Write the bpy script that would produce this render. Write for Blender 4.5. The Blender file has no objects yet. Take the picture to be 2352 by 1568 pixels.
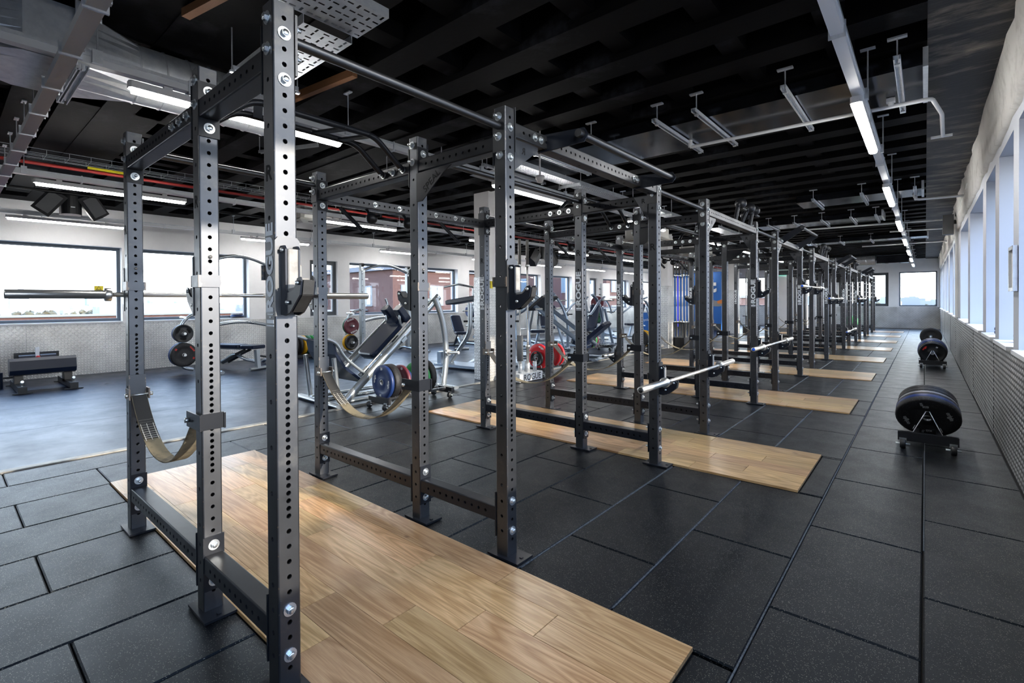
import bpy, math, random
from mathutils import Vector, Matrix
random.seed(7)
S = bpy.context.scene
COL = S.collection
PI = math.pi
# ------------------------------------------------------------------ camera, sky, sun, exposure
W_, H_ = 2352, 1568
YAW, PITCH, ROLL, FPX, PPX, PPY = 0.715363, -0.0079647, -0.0064887, 1126.563, 1146.41, 703.17
CAMP = Vector((1.63906, -0.76724, 1.30761))
cam = bpy.data.cameras.new('camera'); camo = bpy.data.objects.new('camera', cam); COL.objects.link(camo)
fw = Vector((-math.sin(YAW) * math.cos(PITCH), math.cos(YAW) * math.cos(PITCH), math.sin(PITCH)))
r0 = Vector((math.cos(YAW), math.sin(YAW), 0)); u0 = r0.cross(fw)
rr = r0 * math.cos(ROLL) + u0 * math.sin(ROLL); uu = u0 * math.cos(ROLL) - r0 * math.sin(ROLL)
camo.matrix_world = Matrix((( rr.x, uu.x, -fw.x, CAMP.x), (rr.y, uu.y, -fw.y, CAMP.y), (rr.z, uu.z, -fw.z, CAMP.z), (0, 0, 0, 1)))
cam.sensor_fit = 'HORIZONTAL'; cam.sensor_width = 36.0
cam.lens = 36.0 * FPX / W_
cam.shift_x = (W_ / 2 - PPX) / W_
cam.shift_y = -(H_ / 2 - PPY) / W_
cam.clip_start = 0.05; cam.clip_end = 3000
S.camera = camo
S.view_settings.view_transform = 'Standard'; S.view_settings.look = 'None'
S.view_settings.exposure = 0.62; S.view_settings.gamma = 1.0
S.view_settings.use_curve_mapping = False
try:
    S.cycles.max_bounces = 8; S.cycles.diffuse_bounces = 5; S.cycles.glossy_bounces = 4
    S.cycles.transparent_max_bounces = 12; S.cycles.sample_clamp_indirect = 6.0
    S.cycles.caustics_reflective = False; S.cycles.caustics_refractive = False
except Exception:
    pass
wd = bpy.data.worlds.new('sky'); S.world = wd; wd.use_nodes = True
nt = wd.node_tree; nt.nodes.clear()
o = nt.nodes.new('ShaderNodeOutputWorld'); b = nt.nodes.new('ShaderNodeBackground')
tc = nt.nodes.new('ShaderNodeTexCoord'); sp = nt.nodes.new('ShaderNodeSeparateXYZ'); rp = nt.nodes.new('ShaderNodeValToRGB')
nt.links.new(tc.outputs['Generated'], sp.inputs[0]); nt.links.new(sp.outputs['Z'], rp.inputs[0])
rp.color_ramp.elements[0].position = 0.0; rp.color_ramp.elements[0].color = (0.93, 0.96, 1.0, 1)
rp.color_ramp.elements[1].position = 0.55; rp.color_ramp.elements[1].color = (0.42, 0.62, 1.0, 1)
e = rp.color_ramp.elements.new(0.12); e.color = (0.80, 0.90, 1.0, 1)
nt.links.new(rp.outputs[0], b.inputs['Color']); b.inputs['Strength'].default_value = 7.5
nt.links.new(b.outputs[0], o.inputs[0])
sun = bpy.data.lights.new('sun', 'SUN'); suno = bpy.data.objects.new('sun', sun); COL.objects.link(suno)
sun.energy = 8.0; sun.color = (1.0, 0.86, 0.68); sun.angle = math.radians(1.2)
sd = Vector((-1.0, -0.16, -0.29)).normalized()
suno.rotation_euler = sd.to_track_quat('-Z', 'Y').to_euler(); suno.location = (30, 5, 12)

# ------------------------------------------------------------------ materials
M = {}
def mat(name, col, rough=0.5, metal=0.0, spec=0.5, bump=None, var=None, spk=None, coat=0.0, emit=None, vscale=3.0, rvar=0.0, stretch=None, objrand=0.0, tint=None):
    """principled material; bump=(scale, strength); var=second colour mixed by noise; spk=(colour, scale, threshold) specks"""
    m = bpy.data.materials.new(name); m.use_nodes = True; n = m.node_tree.nodes; L = m.node_tree.links
    p = n['Principled BSDF']
    p.inputs['Base Color'].default_value = (*col, 1); p.inputs['Roughness'].default_value = rough
    p.inputs['Metallic'].default_value = metal; p.inputs['Specular IOR Level'].default_value = spec
    p.inputs['Coat Weight'].default_value = coat; p.inputs['Coat Roughness'].default_value = 0.15
    M[name] = m
    if tint: p.inputs['Specular Tint'].default_value = (*tint, 1)
    if emit:
        p.inputs['Emission Color'].default_value = (*emit[0], 1); p.inputs['Emission Strength'].default_value = emit[1]
    if not (bump or var or spk or rvar or objrand):
        return m
    t = n.new('ShaderNodeTexCoord'); mp = n.new('ShaderNodeMapping'); L.new(t.outputs['Object'], mp.inputs[0])
    if stretch: mp.inputs['Scale'].default_value = stretch
    src = None
    if var or rvar:
        nz = n.new('ShaderNodeTexNoise'); nz.inputs['Scale'].default_value = vscale; nz.inputs['Detail'].default_value = 8; nz.inputs['Roughness'].default_value = 0.65
        L.new(mp.outputs[0], nz.inputs['Vector'])
        if var:
            cr = n.new('ShaderNodeValToRGB'); cr.color_ramp.elements[0].position = var[1]; cr.color_ramp.elements[1].position = var[2]
            cr.color_ramp.elements[0].color = (*col, 1); cr.color_ramp.elements[1].color = (*var[0], 1)
            L.new(nz.outputs['Fac'], cr.inputs[0]); src = cr.outputs[0]
        if rvar:
            mr = n.new('ShaderNodeMapRange'); mr.inputs['To Min'].default_value = max(0.05, rough - rvar); mr.inputs['To Max'].default_value = rough + rvar
            mr.inputs['From Min'].default_value = 0.3; mr.inputs['From Max'].default_value = 0.7
            L.new(nz.outputs['Fac'], mr.inputs['Value']); L.new(mr.outputs[0], p.inputs['Roughness'])
    if spk:
        vo = n.new('ShaderNodeTexVoronoi'); vo.inputs['Scale'].default_value = spk[1]; L.new(mp.outputs[0], vo.inputs['Vector'])
        sx = n.new('ShaderNodeSeparateColor'); L.new(vo.outputs['Color'], sx.inputs[0])
        gt = n.new('ShaderNodeMath'); gt.operation = 'GREATER_THAN'; gt.inputs[1].default_value = spk[2]; L.new(sx.outputs[0], gt.inputs[0])
        lt = n.new('ShaderNodeMath'); lt.operation = 'LESS_THAN'; lt.inputs[1].default_value = 0.42; L.new(vo.outputs['Distance'], lt.inputs[0])
        mu = n.new('ShaderNodeMath'); mu.operation = 'MULTIPLY'; L.new(gt.outputs[0], mu.inputs[0]); L.new(lt.outputs[0], mu.inputs[1])
        mx = n.new('ShaderNodeMix'); mx.data_type = 'RGBA'; L.new(mu.outputs[0], mx.inputs[0])
        if src: L.new(src, mx.inputs[6])
        else: mx.inputs[6].default_value = (*col, 1)
        mx.inputs[7].default_value = (*spk[0], 1); src = mx.outputs[2]
    if objrand:
        oi = n.new('ShaderNodeObjectInfo'); mr = n.new('ShaderNodeMapRange'); mr.inputs['To Min'].default_value = 1 - objrand; mr.inputs['To Max'].default_value = 1 + objrand
        L.new(oi.outputs['Random'], mr.inputs['Value'])
        hs = n.new('ShaderNodeHueSaturation'); L.new(mr.outputs[0], hs.inputs['Value'])
        if src: L.new(src, hs.inputs['Color'])
        else: hs.inputs['Color'].default_value = (*col, 1)
        src = hs.outputs[0]
    if src: L.new(src, p.inputs['Base Color'])
    if bump:
        nb = n.new('ShaderNodeTexNoise'); nb.inputs['Scale'].default_value = bump[0]; nb.inputs['Detail'].default_value = 4
        L.new(mp.outputs[0], nb.inputs['Vector'])
        bp = n.new('ShaderNodeBump'); bp.inputs['Strength'].default_value = bump[1]; bp.inputs['Distance'].default_value = 0.004
        L.new(nb.outputs['Fac'], bp.inputs['Height']); L.new(bp.outputs[0], p.inputs['Normal'])
    return m

mat('rack_steel', (0.108, 0.113, 0.124), 0.41, 0.94, 0.5, bump=(700, 0.03), var=((0.17, 0.168, 0.165), 0.56, 0.80), vscale=11, rvar=0.05)
mat('beam_plain', (0.112, 0.115, 0.122), 0.40, 0.94, 0.5, bump=(700, 0.03), rvar=0.05)
mat('beam_steel', (0.014, 0.016, 0.021), 0.34, 0.15, 0.35, bump=(700, 0.03), rvar=0.06)
mat('rack_logo', (0.78, 0.82, 0.85), 0.6)
mat('cut_shade', (0.004, 0.004, 0.005), 0.9)  # near-black stand-in for the shade inside cut-out letters and grip holes
mat('zinc', (0.72, 0.76, 0.78), 0.28, 0.9)
mat('chrome', (0.84, 0.83, 0.80), 0.30, 0.9, bump=(30, 0.02))
mat('chrome_knurl', (0.62, 0.60, 0.57), 0.36, 1.0, bump=(900, 0.5))
mat('liner_plastic', (0.30, 0.29, 0.275), 0.55, bump=(200, 0.1), var=((0.20, 0.19, 0.175), 0.45, 0.7), vscale=25)
mat('liner_dark', (0.016, 0.016, 0.016), 0.6, bump=(300, 0.1), var=((0.03, 0.03, 0.03), 0.45, 0.7), vscale=25)
mat('hook_black', (0.010, 0.014, 0.024), 0.33, 0.2, 0.6)
mat('webbing', (0.035, 0.034, 0.033), 0.9, bump=(600, 0.6))
mat('webbing_worn', (0.25, 0.21, 0.135), 0.9, bump=(600, 0.6), var=((0.05, 0.045, 0.04), 0.48, 0.72), vscale=14)
mat('stitch', (0.55, 0.53, 0.47), 0.9)
mat('rubber_tile', (0.0022, 0.0028, 0.0048), 0.37, 0.0, 0.24, tint=(0.62, 0.80, 1.0), bump=(420, 0.35), spk=((0.19, 0.185, 0.155), 270, 0.87), rvar=0.07, vscale=4, objrand=0.25)  # blue sky reflection put into the specular tint
mat('rubber_joint', (0.006, 0.006, 0.007), 0.9, bump=(300, 0.6))
mat('rubber_sheet', (0.0030, 0.0065, 0.022), 0.34, 0.0, 0.24, tint=(0.50, 0.72, 1.0), bump=(380, 0.22), rvar=0.08, vscale=2.5, var=((0.006, 0.010, 0.026), 0.4, 0.7))  # base and specular tint coloured blue to imitate the reflected sky
mat('chalk_line', (0.10, 0.115, 0.13), 0.9, bump=(300, 0.6), var=((0.03, 0.034, 0.04), 0.45, 0.65), vscale=60)
mat('threshold_alu', (0.34, 0.33, 0.30), 0.5, 0.4, bump=(40, 0.1), var=((0.18, 0.17, 0.15), 0.5, 0.72), vscale=8)
mat('wall_white', (0.84, 0.84, 0.85), 0.75, bump=(35, 0.25), var=((0.77, 0.77, 0.78), 0.45, 0.75), vscale=2.2)
mat('reveal_white', (0.50, 0.525, 0.575), 0.6, bump=(60, 0.1))  # white paint, dimmed, with the blue skylight put into its base colour
mat('plaster_rough', (0.62, 0.61, 0.58), 0.9, bump=(14, 0.9), var=((0.36, 0.35, 0.33), 0.5, 0.8), vscale=6)
mat('ceiling_black', (0.0026, 0.0026, 0.0032), 0.7, 0.0, 0.08, bump=(18, 0.5), var=((0.034, 0.036, 0.044), 0.56, 0.80), vscale=2.4)
mat('ceiling_deep', (0.0008, 0.0008, 0.0010), 0.95, 0.0, 0.1)
mat('soffit_black', (0.0025, 0.0025, 0.003), 0.55, 0.0, 0.25, bump=(20, 0.6), var=((0.24, 0.205, 0.16), 0.50, 0.82), vscale=2.6, stretch=(0.7, 1.9, 1))
mat('galv', (0.74, 0.77, 0.80), 0.36, 0.6, var=((0.60, 0.63, 0.67), 0.4, 0.65), vscale=14, rvar=0.08)
mat('duct_dark', (0.055, 0.06, 0.075), 0.16, 0.9, rvar=0.06)
mat('tray_grey', (0.74, 0.76, 0.78), 0.42, 0.3)
mat('tray_white', (0.86, 0.88, 0.90), 0.5)
mat('pipe_white', (0.80, 0.80, 0.79), 0.45)
mat('pipe_black', (0.012, 0.012, 0.013), 0.5)
mat('pipe_red', (0.42, 0.035, 0.03), 0.45)
mat('lamp_on', (1, 1, 1), 0.5, emit=((1.0, 0.985, 0.955), 44.0))
mat('lamp_body', (0.78, 0.78, 0.78), 0.4)
mat('frame_grey', (0.070, 0.088, 0.110), 0.45, 0.2)
mat('frame_white', (0.75, 0.76, 0.78), 0.45)
mat('frame_dark', (0.05, 0.058, 0.068), 0.5)
mat('oak_timber', (0.26, 0.115, 0.045), 0.7, bump=(60, 0.3))
mat('vinyl', (0.008, 0.015, 0.038), 0.30, 0.0, 0.35, bump=(220, 0.15))
mat('vinyl_piping', (0.03, 0.034, 0.042), 0.4)
mat('machine_silver', (0.46, 0.50, 0.53), 0.30, 0.75, rvar=0.05)
mat('machine_blue', (0.30, 0.37, 0.47), 0.32, 0.65, rvar=0.05)
mat('black_paint', (0.012, 0.013, 0.016), 0.4, 0.0, 0.5)
mat('black_plastic', (0.016, 0.017, 0.019), 0.45)
mat('grille_grey', (0.16, 0.165, 0.17), 0.7, bump=(400, 0.6))
mat('bumper_black', (0.010, 0.010, 0.012), 0.55, bump=(260, 0.4), spk=((0.09, 0.09, 0.09), 170, 0.93))
mat('plate_black', (0.012, 0.013, 0.015), 0.40, bump=(300, 0.1))
mat('plate_blue', (0.012, 0.034, 0.135), 0.42, bump=(300, 0.1))
mat('plate_red', (0.60, 0.025, 0.035), 0.42)
mat('plate_maroon', (0.12, 0.018, 0.032), 0.45)
mat('plate_green', (0.045, 0.36, 0.095), 0.45)
mat('plate_yellow', (0.70, 0.37, 0.01), 0.45)
mat('plate_grey', (0.28, 0.29, 0.30), 0.45)
mat('plate_dark_green', (0.015, 0.11, 0.05), 0.45)
mat('hub_steel', (0.45, 0.46, 0.48), 0.3, 0.9)
mat('text_white', (0.72, 0.74, 0.76), 0.6)
mat('text_grey', (0.34, 0.35, 0.36), 0.6)
mat('text_red', (0.70, 0.04, 0.03), 0.5)
mat('text_gold', (0.60, 0.45, 0.10), 0.5)
mat('text_black', (0.012, 0.012, 0.014), 0.6)
mat('sign_yellow', (0.72, 0.58, 0.02), 0.5)
mat('cap_blue', (0.015, 0.12, 0.72), 0.35)
mat('wall_blue', (0.010, 0.125, 0.46), 0.5, bump=(50, 0.05))
mat('neon_blue', (0.05, 0.05, 0.9), 0.5, emit=((0.10, 0.09, 1.0), 0.4))
mat('box_white', (0.78, 0.79, 0.80), 0.45, bump=(80, 0.06))
mat('ac_white', (0.70, 0.70, 0.66), 0.5)
mat('red_sign', (0.60, 0.02, 0.03), 0.4)
mat('exit_green', (0.02, 0.30, 0.20), 0.4, emit=((0.25, 0.95, 0.75), 0.8))
mat('paper', (0.72, 0.72, 0.70), 0.8)
mat('brick', (0.048, 0.019, 0.014), 0.9)
mat('brick_dark', (0.11, 0.04, 0.03), 0.9)
mat('out_white', (0.12, 0.125, 0.13), 0.8)
mat('out_glass', (0.10, 0.13, 0.16), 0.1, 0.0, 0.7)
mat('out_roof', (0.10, 0.10, 0.11), 0.9)
mat('out_ground', (0.075, 0.072, 0.066), 1.0, var=((0.095, 0.088, 0.075), 0.4, 0.6), vscale=0.02)
mat('haze_block', (0.20, 0.205, 0.215), 1.0, objrand=0.15)  # distance haze put into the pale base colour
mat('tree_leaf', (0.055, 0.044, 0.026), 1.0, bump=(3, 1.0), var=((0.075, 0.068, 0.040), 0.4, 0.6), vscale=1.2, objrand=0.2)
mat('bark', (0.10, 0.08, 0.06), 1.0)
mat('shoe_grey', (0.25, 0.25, 0.26), 0.7)
mat('shoe_orange', (0.65, 0.20, 0.04), 0.6)

def mat_oak():
    m = bpy.data.materials.new('oak'); m.use_nodes = True; n = m.node_tree.nodes; L = m.node_tree.links; p = n['Principled BSDF']
    t = n.new('ShaderNodeTexCoord'); mp = n.new('ShaderNodeMapping'); oi = n.new('ShaderNodeObjectInfo')
    L.new(t.outputs['Object'], mp.inputs['Vector'])
    mu = n.new('ShaderNodeMath'); mu.operation = 'MULTIPLY'; mu.inputs[1].default_value = 60; L.new(oi.outputs['Random'], mu.inputs[0])
    cx = n.new('ShaderNodeCombineXYZ'); L.new(mu.outputs[0], cx.inputs[0]); L.new(mu.outputs[0], cx.inputs[2]); L.new(cx.outputs[0], mp.inputs['Location'])
    mp.inputs['Scale'].default_value = (0.55, 5.0, 1)
    wv = n.new('ShaderNodeTexNoise'); wv.inputs['Scale'].default_value = 1.1; wv.inputs['Detail'].default_value = 2.5; wv.inputs['Distortion'].default_value = 1.0
    L.new(mp.outputs[0], wv.inputs['Vector'])
    mm = n.new('ShaderNodeMath'); mm.operation = 'MULTIPLY'; mm.inputs[1].default_value = 11; L.new(wv.outputs['Fac'], mm.inputs[0])
    fr = n.new('ShaderNodeMath'); fr.operation = 'PINGPONG'; fr.inputs[1].default_value = 0.5; L.new(mm.outputs[0], fr.inputs[0])
    cr = n.new('ShaderNodeValToRGB'); els = cr.color_ramp.elements
    els[0].position = 0.0; els[0].color = (0.44, 0.262, 0.110, 1); els[1].position = 0.5; els[1].color = (0.66, 0.440, 0.222, 1)
    L.new(fr.outputs[0], cr.inputs[0])
    fn = n.new('ShaderNodeTexNoise'); fn.inputs['Scale'].default_value = 26; fn.inputs['Detail'].default_value = 5
    mp2 = n.new('ShaderNodeMapping'); mp2.inputs['Scale'].default_value = (0.35, 9, 1); L.new(t.outputs['Object'], mp2.inputs[0]); L.new(mp2.outputs[0], fn.inputs['Vector'])
    mx = n.new('ShaderNodeMix'); mx.data_type = 'RGBA'; mx.blend_type = 'MULTIPLY'; mx.inputs[0].default_value = 0.35
    c2 = n.new('ShaderNodeValToRGB'); c2.color_ramp.elements[0].color = (0.55, 0.42, 0.30, 1); c2.color_ramp.elements[1].color = (1.1, 1.1, 1.1, 1); c2.color_ramp.elements[0].position = 0.35; c2.color_ramp.elements[1].position = 0.6
    L.new(fn.outputs['Fac'], c2.inputs[0]); L.new(cr.outputs[0], mx.inputs[6]); L.new(c2.outputs[0], mx.inputs[7])
    # knots
    vo = n.new('ShaderNodeTexVoronoi'); vo.inputs['Scale'].default_value = 2.1; mp3 = n.new('ShaderNodeMapping'); mp3.inputs['Scale'].default_value = (1, 2.0, 1)
    L.new(cx.outputs[0], mp3.inputs['Location']); L.new(t.outputs['Object'], mp3.inputs[0]); L.new(mp3.outputs[0], vo.inputs['Vector'])
    c3 = n.new('ShaderNodeValToRGB'); c3.color_ramp.elements[0].color = (0.25, 0.16, 0.10, 1); c3.color_ramp.elements[1].color = (1, 1, 1, 1); c3.color_ramp.elements[0].position = 0.02; c3.color_ramp.elements[1].position = 0.065
    L.new(vo.outputs['Distance'], c3.inputs[0])
    m2 = n.new('ShaderNodeMix'); m2.data_type = 'RGBA'; m2.blend_type = 'MULTIPLY'; m2.inputs[0].default_value = 1.0; L.new(mx.outputs[2], m2.inputs[6]); L.new(c3.outputs[0], m2.inputs[7])
    hs = n.new('ShaderNodeHueSaturation'); L.new(m2.outputs[2], hs.inputs['Color'])
    mr = n.new('ShaderNodeMapRange'); mr.inputs['To Min'].default_value = 0.80; mr.inputs['To Max'].default_value = 1.22; L.new(oi.outputs['Random'], mr.inputs['Value']); L.new(mr.outputs[0], hs.inputs['Value'])
    mr2 = n.new('ShaderNodeMapRange'); mr2.inputs['To Min'].default_value = 0.490; mr2.inputs['To Max'].default_value = 0.510; 
    fm = n.new('ShaderNodeMath'); fm.operation = 'FRACT'; ml = n.new('ShaderNodeMath'); ml.operation = 'MULTIPLY'; ml.inputs[1].default_value = 7.31; L.new(oi.outputs['Random'], ml.inputs[0]); L.new(ml.outputs[0], fm.inputs[0])
    L.new(fm.outputs[0], mr2.inputs['Value']); L.new(mr2.outputs[0], hs.inputs['Hue'])
    L.new(hs.outputs[0], p.inputs['Base Color']); p.inputs['Roughness'].default_value = 0.30; p.inputs['Specular IOR Level'].default_value = 0.5
    bp = n.new('ShaderNodeBump'); bp.inputs['Strength'].default_value = 0.08; bp.inputs['Distance'].default_value = 0.002; L.new(fn.outputs['Fac'], bp.inputs['Height']); L.new(bp.outputs[0], p.inputs['Normal'])
    M['oak'] = m
mat_oak()

def chip_edges(name):
    m = M[name]; n = m.node_tree.nodes; L = m.node_tree.links; p = n['Principled BSDF']
    def mth(op, a, b):
        q = n.new('ShaderNodeMath'); q.operation = op
        for i, v in enumerate((a, b)):
            if isinstance(v, (int, float)): q.inputs[i].default_value = v
            else: L.new(v, q.inputs[i])
        return q.outputs[0]
    t = n.new('ShaderNodeTexCoord'); sx = n.new('ShaderNodeSeparateXYZ'); L.new(t.outputs['Object'], sx.inputs[0])
    e = mth('MINIMUM', mth('ABSOLUTE', sx.outputs['X'], 0), mth('ABSOLUTE', sx.outputs['Y'], 0))
    nz = n.new('ShaderNodeTexNoise'); nz.inputs['Scale'].default_value = 55; nz.inputs['Detail'].default_value = 3; L.new(t.outputs['Object'], nz.inputs['Vector'])
    k = mth('GREATER_THAN', mth('ADD', e, mth('MULTIPLY', mth('SUBTRACT', nz.outputs['Fac'], 0.5), 0.026)), 0.0385)
    old = p.inputs['Base Color'].links[0].from_socket
    mx = n.new('ShaderNodeMix'); mx.data_type = 'RGBA'; L.new(k, mx.inputs[0]); L.new(old, mx.inputs[6]); mx.inputs[7].default_value = (0.24, 0.20, 0.17, 1); L.new(mx.outputs[2], p.inputs['Base Color'])
chip_edges('rack_steel')

def mat_tread(name, s, axis, col, rough, dist, dark=False):
    """raised lozenges of a tread plate: cells of size s in the plane named by axis ('YZ' or 'XZ'), alternating +45/-45 degrees"""
    m = bpy.data.materials.new(name); m.use_nodes = True; n = m.node_tree.nodes; L = m.node_tree.links; p = n['Principled BSDF']
    def mth(op, a, b=None, c=None):
        q = n.new('ShaderNodeMath'); q.operation = op
        for i, v in enumerate((a, b, c)):
            if v is None: continue
            if isinstance(v, (int, float)): q.inputs[i].default_value = v
            else: L.new(v, q.inputs[i])
        return q.outputs[0]
    t = n.new('ShaderNodeTexCoord'); sx = n.new('ShaderNodeSeparateXYZ'); L.new(t.outputs['Object'], sx.inputs[0])
    a = mth('DIVIDE', sx.outputs[axis[0]], s); c = mth('DIVIDE', sx.outputs[axis[1]], s)
    fa, fc = mth('FLOOR', a), mth('FLOOR', c)
    par = mth('MODULO', mth('ABSOLUTE', mth('ADD', fa, fc)), 2.0)
    sg = mth('SUBTRACT', mth('MULTIPLY', mth('GREATER_THAN', par, 0.5), 2.0), 1.0)
    la = mth('SUBTRACT', mth('SUBTRACT', a, fa), 0.5); lc = mth('SUBTRACT', mth('SUBTRACT', c, fc), 0.5)
    sc = mth('MULTIPLY', sg, lc)
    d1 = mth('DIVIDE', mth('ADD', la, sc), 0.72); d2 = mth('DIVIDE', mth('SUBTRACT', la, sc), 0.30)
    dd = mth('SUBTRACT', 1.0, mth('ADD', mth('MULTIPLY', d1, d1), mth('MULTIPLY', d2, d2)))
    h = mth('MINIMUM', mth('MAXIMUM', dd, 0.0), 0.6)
    bp = n.new('ShaderNodeBump'); bp.inputs['Strength'].default_value = 1.0; bp.inputs['Distance'].default_value = dist
    L.new(h, bp.inputs['Height']); L.new(bp.outputs[0], p.inputs['Normal'])
    nz = n.new('ShaderNodeTexNoise'); nz.inputs['Scale'].default_value = 2.2; nz.inputs['Detail'].default_value = 7; L.new(t.outputs['Object'], nz.inputs['Vector'])
    cr = n.new('ShaderNodeValToRGB'); cr.color_ramp.elements[0].position = 0.38; cr.color_ramp.elements[1].position = 0.72
    cr.color_ramp.elements[0].color = (*col, 1); cr.color_ramp.elements[1].color = (col[0] * 0.66, col[1] * 0.66, col[2] * 0.66, 1); L.new(nz.outputs['Fac'], cr.inputs[0])
    dk = n.new('ShaderNodeMapRange'); dk.inputs['From Max'].default_value = 0.35; dk.inputs['To Min'].default_value = 0.10 if dark else 0.80; dk.inputs['To Max'].default_value = 1.15; L.new(h, dk.inputs['Value'])  # raised lozenges polished brighter; gaps darkened in the colour as relief shade
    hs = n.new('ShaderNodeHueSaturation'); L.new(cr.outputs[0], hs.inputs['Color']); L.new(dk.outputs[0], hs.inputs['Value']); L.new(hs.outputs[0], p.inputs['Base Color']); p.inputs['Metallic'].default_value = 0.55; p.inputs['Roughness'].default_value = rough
    M[name] = m
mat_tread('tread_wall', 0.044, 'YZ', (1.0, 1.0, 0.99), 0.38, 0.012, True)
mat_tread('tread_far', 0.052, 'XZ', (0.80, 0.81, 0.83), 0.38, 0.010)
mat_tread('tread_left', 0.046, 'YZ', (0.86, 0.85, 0.82), 0.38, 0.010)
mat('wall_dark', (0.022, 0.030, 0.048), 0.6)

def mat_glass(nm, tint):
    m = bpy.data.materials.new(nm); m.use_nodes = True; n = m.node_tree.nodes; L = m.node_tree.links
    n.remove(n['Principled BSDF']); o = n['Material Output']
    tr = n.new('ShaderNodeBsdfTransparent'); gl = n.new('ShaderNodeBsdfGlossy'); gl.inputs['Roughness'].default_value = 0.03
    tr.inputs['Color'].default_value = tint
    fr = n.new('ShaderNodeLayerWeight'); pw = n.new('ShaderNodeMath'); pw.operation = 'POWER'; pw.inputs[1].default_value = 5.0; L.new(fr.outputs['Facing'], pw.inputs[0])
    ma = n.new('ShaderNodeMath'); ma.operation = 'MULTIPLY_ADD'; ma.inputs[1].default_value = 0.8; ma.inputs[2].default_value = 0.03; L.new(pw.outputs[0], ma.inputs[0]); fr.inputs['Blend'].default_value = 0.5
    mx = n.new('ShaderNodeMixShader'); L.new(ma.outputs[0], mx.inputs[0]); L.new(tr.outputs[0], mx.inputs[1]); L.new(gl.outputs[0], mx.inputs[2]); L.new(mx.outputs[0], o.inputs['Surface'])
    M[nm] = m
mat_glass('pane_glass', (0.96, 0.98, 0.98, 1)); mat_glass('pane_dimming', (0.78, 0.80, 0.83, 1))  # right-hand panes: tint added to dim the sky light coming in

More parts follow.
